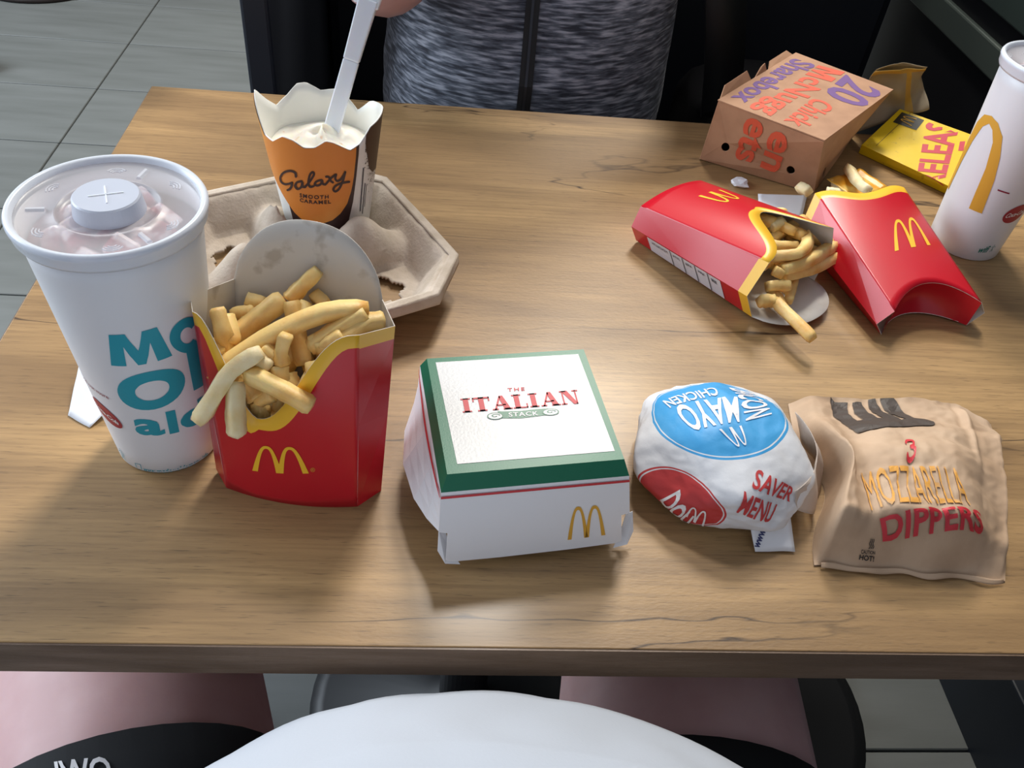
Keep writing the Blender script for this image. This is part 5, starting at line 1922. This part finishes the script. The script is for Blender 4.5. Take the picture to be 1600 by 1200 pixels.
# --- fries cartons
decal('logo_arches', ARCH, [(-108.0, 103.2, 24.5), (-73.1, 97.6, 30.2), (-75.0, 98.3, 53.0), (-105.0, 102.8, 47.9)], c1_front, arch_yellow, c1, maxlen=0.004)
decal('lettering', text2d('®', 0.0), [(-72.1, 97.6, 31.6), (-69.3, 97.5, 31.9), (-69.2, 97.6, 35.4), (-71.9, 97.7, 35.2)], c1_front, arch_gold, c1)
decal('logo_arches', ARCH, [(-0.036, -0.04, 0.028), (0.000, -0.04, 0.028), (0.000, -0.04, 0.054), (-0.036, -0.04, 0.054)], c2_front, arch_yellow, c2, maxlen=0.004, raw=True)
decal('logo_arches', ARCH, [(386.0, 352.0, 40.9), (423.2, 365.2, 40.6), (423.7, 401.7, 45.5), (391.2, 387.6, 48.0)], c3_front, arch_yellow, c3, maxlen=0.004)
pq = [(0.0515, 0.001, 0.020), (0.0572, 0.001, 0.106), (0.0442, 0.0235, 0.106), (0.0422, 0.018, 0.020)]
decal('nutrition_panel', SQ, pq, c2_side[0], M('label_white', '#d9d6df', 0.5), c2, raw=True, label='white nutrition panel')
rows = [(x, 0.0, x + 0.012, 1.0) for x in (0.32, 0.49, 0.66, 0.83)]
decal('table_lines', blines2d(rows), pq, c2_side[0], grey_ink, c2, off=0.0006, raw=True)
sub = lambda a, b, c, d: [Vector(pq[0]).lerp(Vector(pq[1]), x).lerp(Vector(pq[3]).lerp(Vector(pq[2]), x), y)[:] for x, y in ((a, c), (b, c), (b, d), (a, d))]
for a_t, b_t, wd_ in ((0.04, 0.30, 'NUTRITION'), (0.34, 0.47, 'kcal'), (0.51, 0.64, 'fat'), (0.68, 0.81, 'salt'), (0.85, 0.97, 'g')):
    decal('lettering', text2d(wd_, 0.01), sub(a_t + 0.02, b_t - 0.02, 0.15, 0.32), c2_side[0], grey_ink, c2, off=0.0007, raw=True)

# --- ice cream cup
def on_ice(off):
    def fn(deg, z):
        r = IR0 + (IR1 - IR0) * (z / 1000) / IH + off
        return Vector((r * math.cos(R_(deg)), r * math.sin(R_(deg)), z / 1000))
    return fn


rim_mm = lambda d: (rimz(d) - 0.006) * 1000 - 0.3
choc = M('chocolate_print', '#3b2624', 0.45)
caramel = M('caramel_print', '#d98636', 0.42, col2='#e3a24c', nscale=14, amount=(0.45, 0.7))
lo_dome = interp([(-178, 100), (-174, 86), (-168, 72), (-158, 62), (-148, 54), (-131, 41), (-124, 35), (-113, 30), (-95, 28), (-76, 33), (-66, 39), (-58, 47.5), (-53, 60), (-50.5, 74), (-49.5, 90)])
lo_dark = interp([(-131, 41), (-130, 20), (-58, 18), (-55, 30), (-50, 48), (-47.5, 70), (-46, 92)])
xs = [-131 + (-46 + 131) * k / 60 for k in range(61)]
decal_fn('dark_band', strip2d(xs, lo_dark, lambda d: min(rim_mm(d), 104)), on_ice(0.0003), choc, ic)
xs = [-178 + (-49.5 + 178) * k / 90 for k in range(91)]
decal_fn('caramel_panel', strip2d(xs, lo_dome, rim_mm), on_ice(0.0006), caramel, ic)
lo_br = interp([(-38, 98), (-33, 84), (-28, 72), (-20, 66), (0, 62), (60, 60)])
xs = [-38 + 98 * k / 60 for k in range(61)]
decal_fn('dark_band', strip2d(xs, lo_br, rim_mm), on_ice(0.0003), choc, ic)
rng = random.Random(5)
sp_ = []
for k in range(150):
    d_deg = rng.uniform(-38, 10)
    zc_ = lo_br(d_deg) - abs(rng.gauss(0, 8))
    s_ = rng.uniform(0.3, 1.1)
    sp_.append((d_deg, zc_, d_deg + s_ * 1.3, zc_ + s_))
decal_fn('chocolate_specks', blines2d(sp_), on_ice(0.0004), choc, ic)['kind'] = 'stuff'
decal_fn('small_print', blines2d([(-39, 34, -37, 76), (-34, 30, -32.5, 60), (-30.5, 36, -29.5, 58)]), on_ice(0.0004), grey_ink, ic, 8)['kind'] = 'stuff'
gal = strokes2d([[(458, 588), (448, 548), (395, 528), (325, 550), (285, 605), (300, 652), (350, 672), (398, 662), (420, 652)], [(420, 652), (418, 690), (400, 722), (378, 735)],
                 [(515, 640), (472, 650), (455, 688), (480, 722), (515, 700), (524, 648), (526, 695), (552, 706)], [(552, 702), (600, 645), (640, 575), (625, 548), (598, 580), (585, 660), (604, 706), (640, 700)],
                 [(722, 638), (672, 650), (650, 680), (680, 698), (715, 680), (728, 640), (734, 680), (760, 690)], [(770, 602), (800, 608), (822, 650), (845, 668)], [(872, 580), (825, 618), (785, 665), (762, 690)],
                 [(880, 580), (870, 622), (892, 650), (932, 628), (975, 560)], [(978, 548), (952, 650), (912, 738), (872, 770), (850, 748), (872, 708), (930, 676), (1022, 655)]], 25, (270, 500, 1030, 780))
IT = 6.5
decal('lettering', gal, [(-129.9, 372.6, 53.0), (-73.3, 360.6, 64.0), (-72.1, 357.7, 88.3), (-125.6, 361.9, 82.3)], ic_body, choc, ic, off=0.0010, maxlen=0.006,
      mid=[(-99.1, 353.0, 66.9), (-97.1, 349.8, 91.1)])
decal('lettering', text2d('SMOOTH', 0.03, 1.25), [(-111.5, 356.6, 60.2), (-89.0, 354.3, 61.9), (-88.8, 353.9, 65.4), (-111.1, 355.8, 64.4)], ic_body, choc, ic, off=0.0010, maxlen=0.006)
decal('lettering', text2d('CARAMEL', 0.03, 1.2), [(-111.8, 357.3, 55.6), (-87.6, 355.2, 56.8), (-87.6, 354.7, 60.5), (-111.4, 356.6, 59.4)], ic_body, choc, ic, off=0.0010, maxlen=0.006)

# --- shorts
decal('lettering', text2d('IWO', 0.02), [(-207.4, -36.2, -99.4), (-177.3, -34.9, -97.5), (-183.4, -19.1, -97.8), (-215.1, -20.5, -100.8)], shortsL, white_ink, p2, off=0.0012, maxlen=0.004)
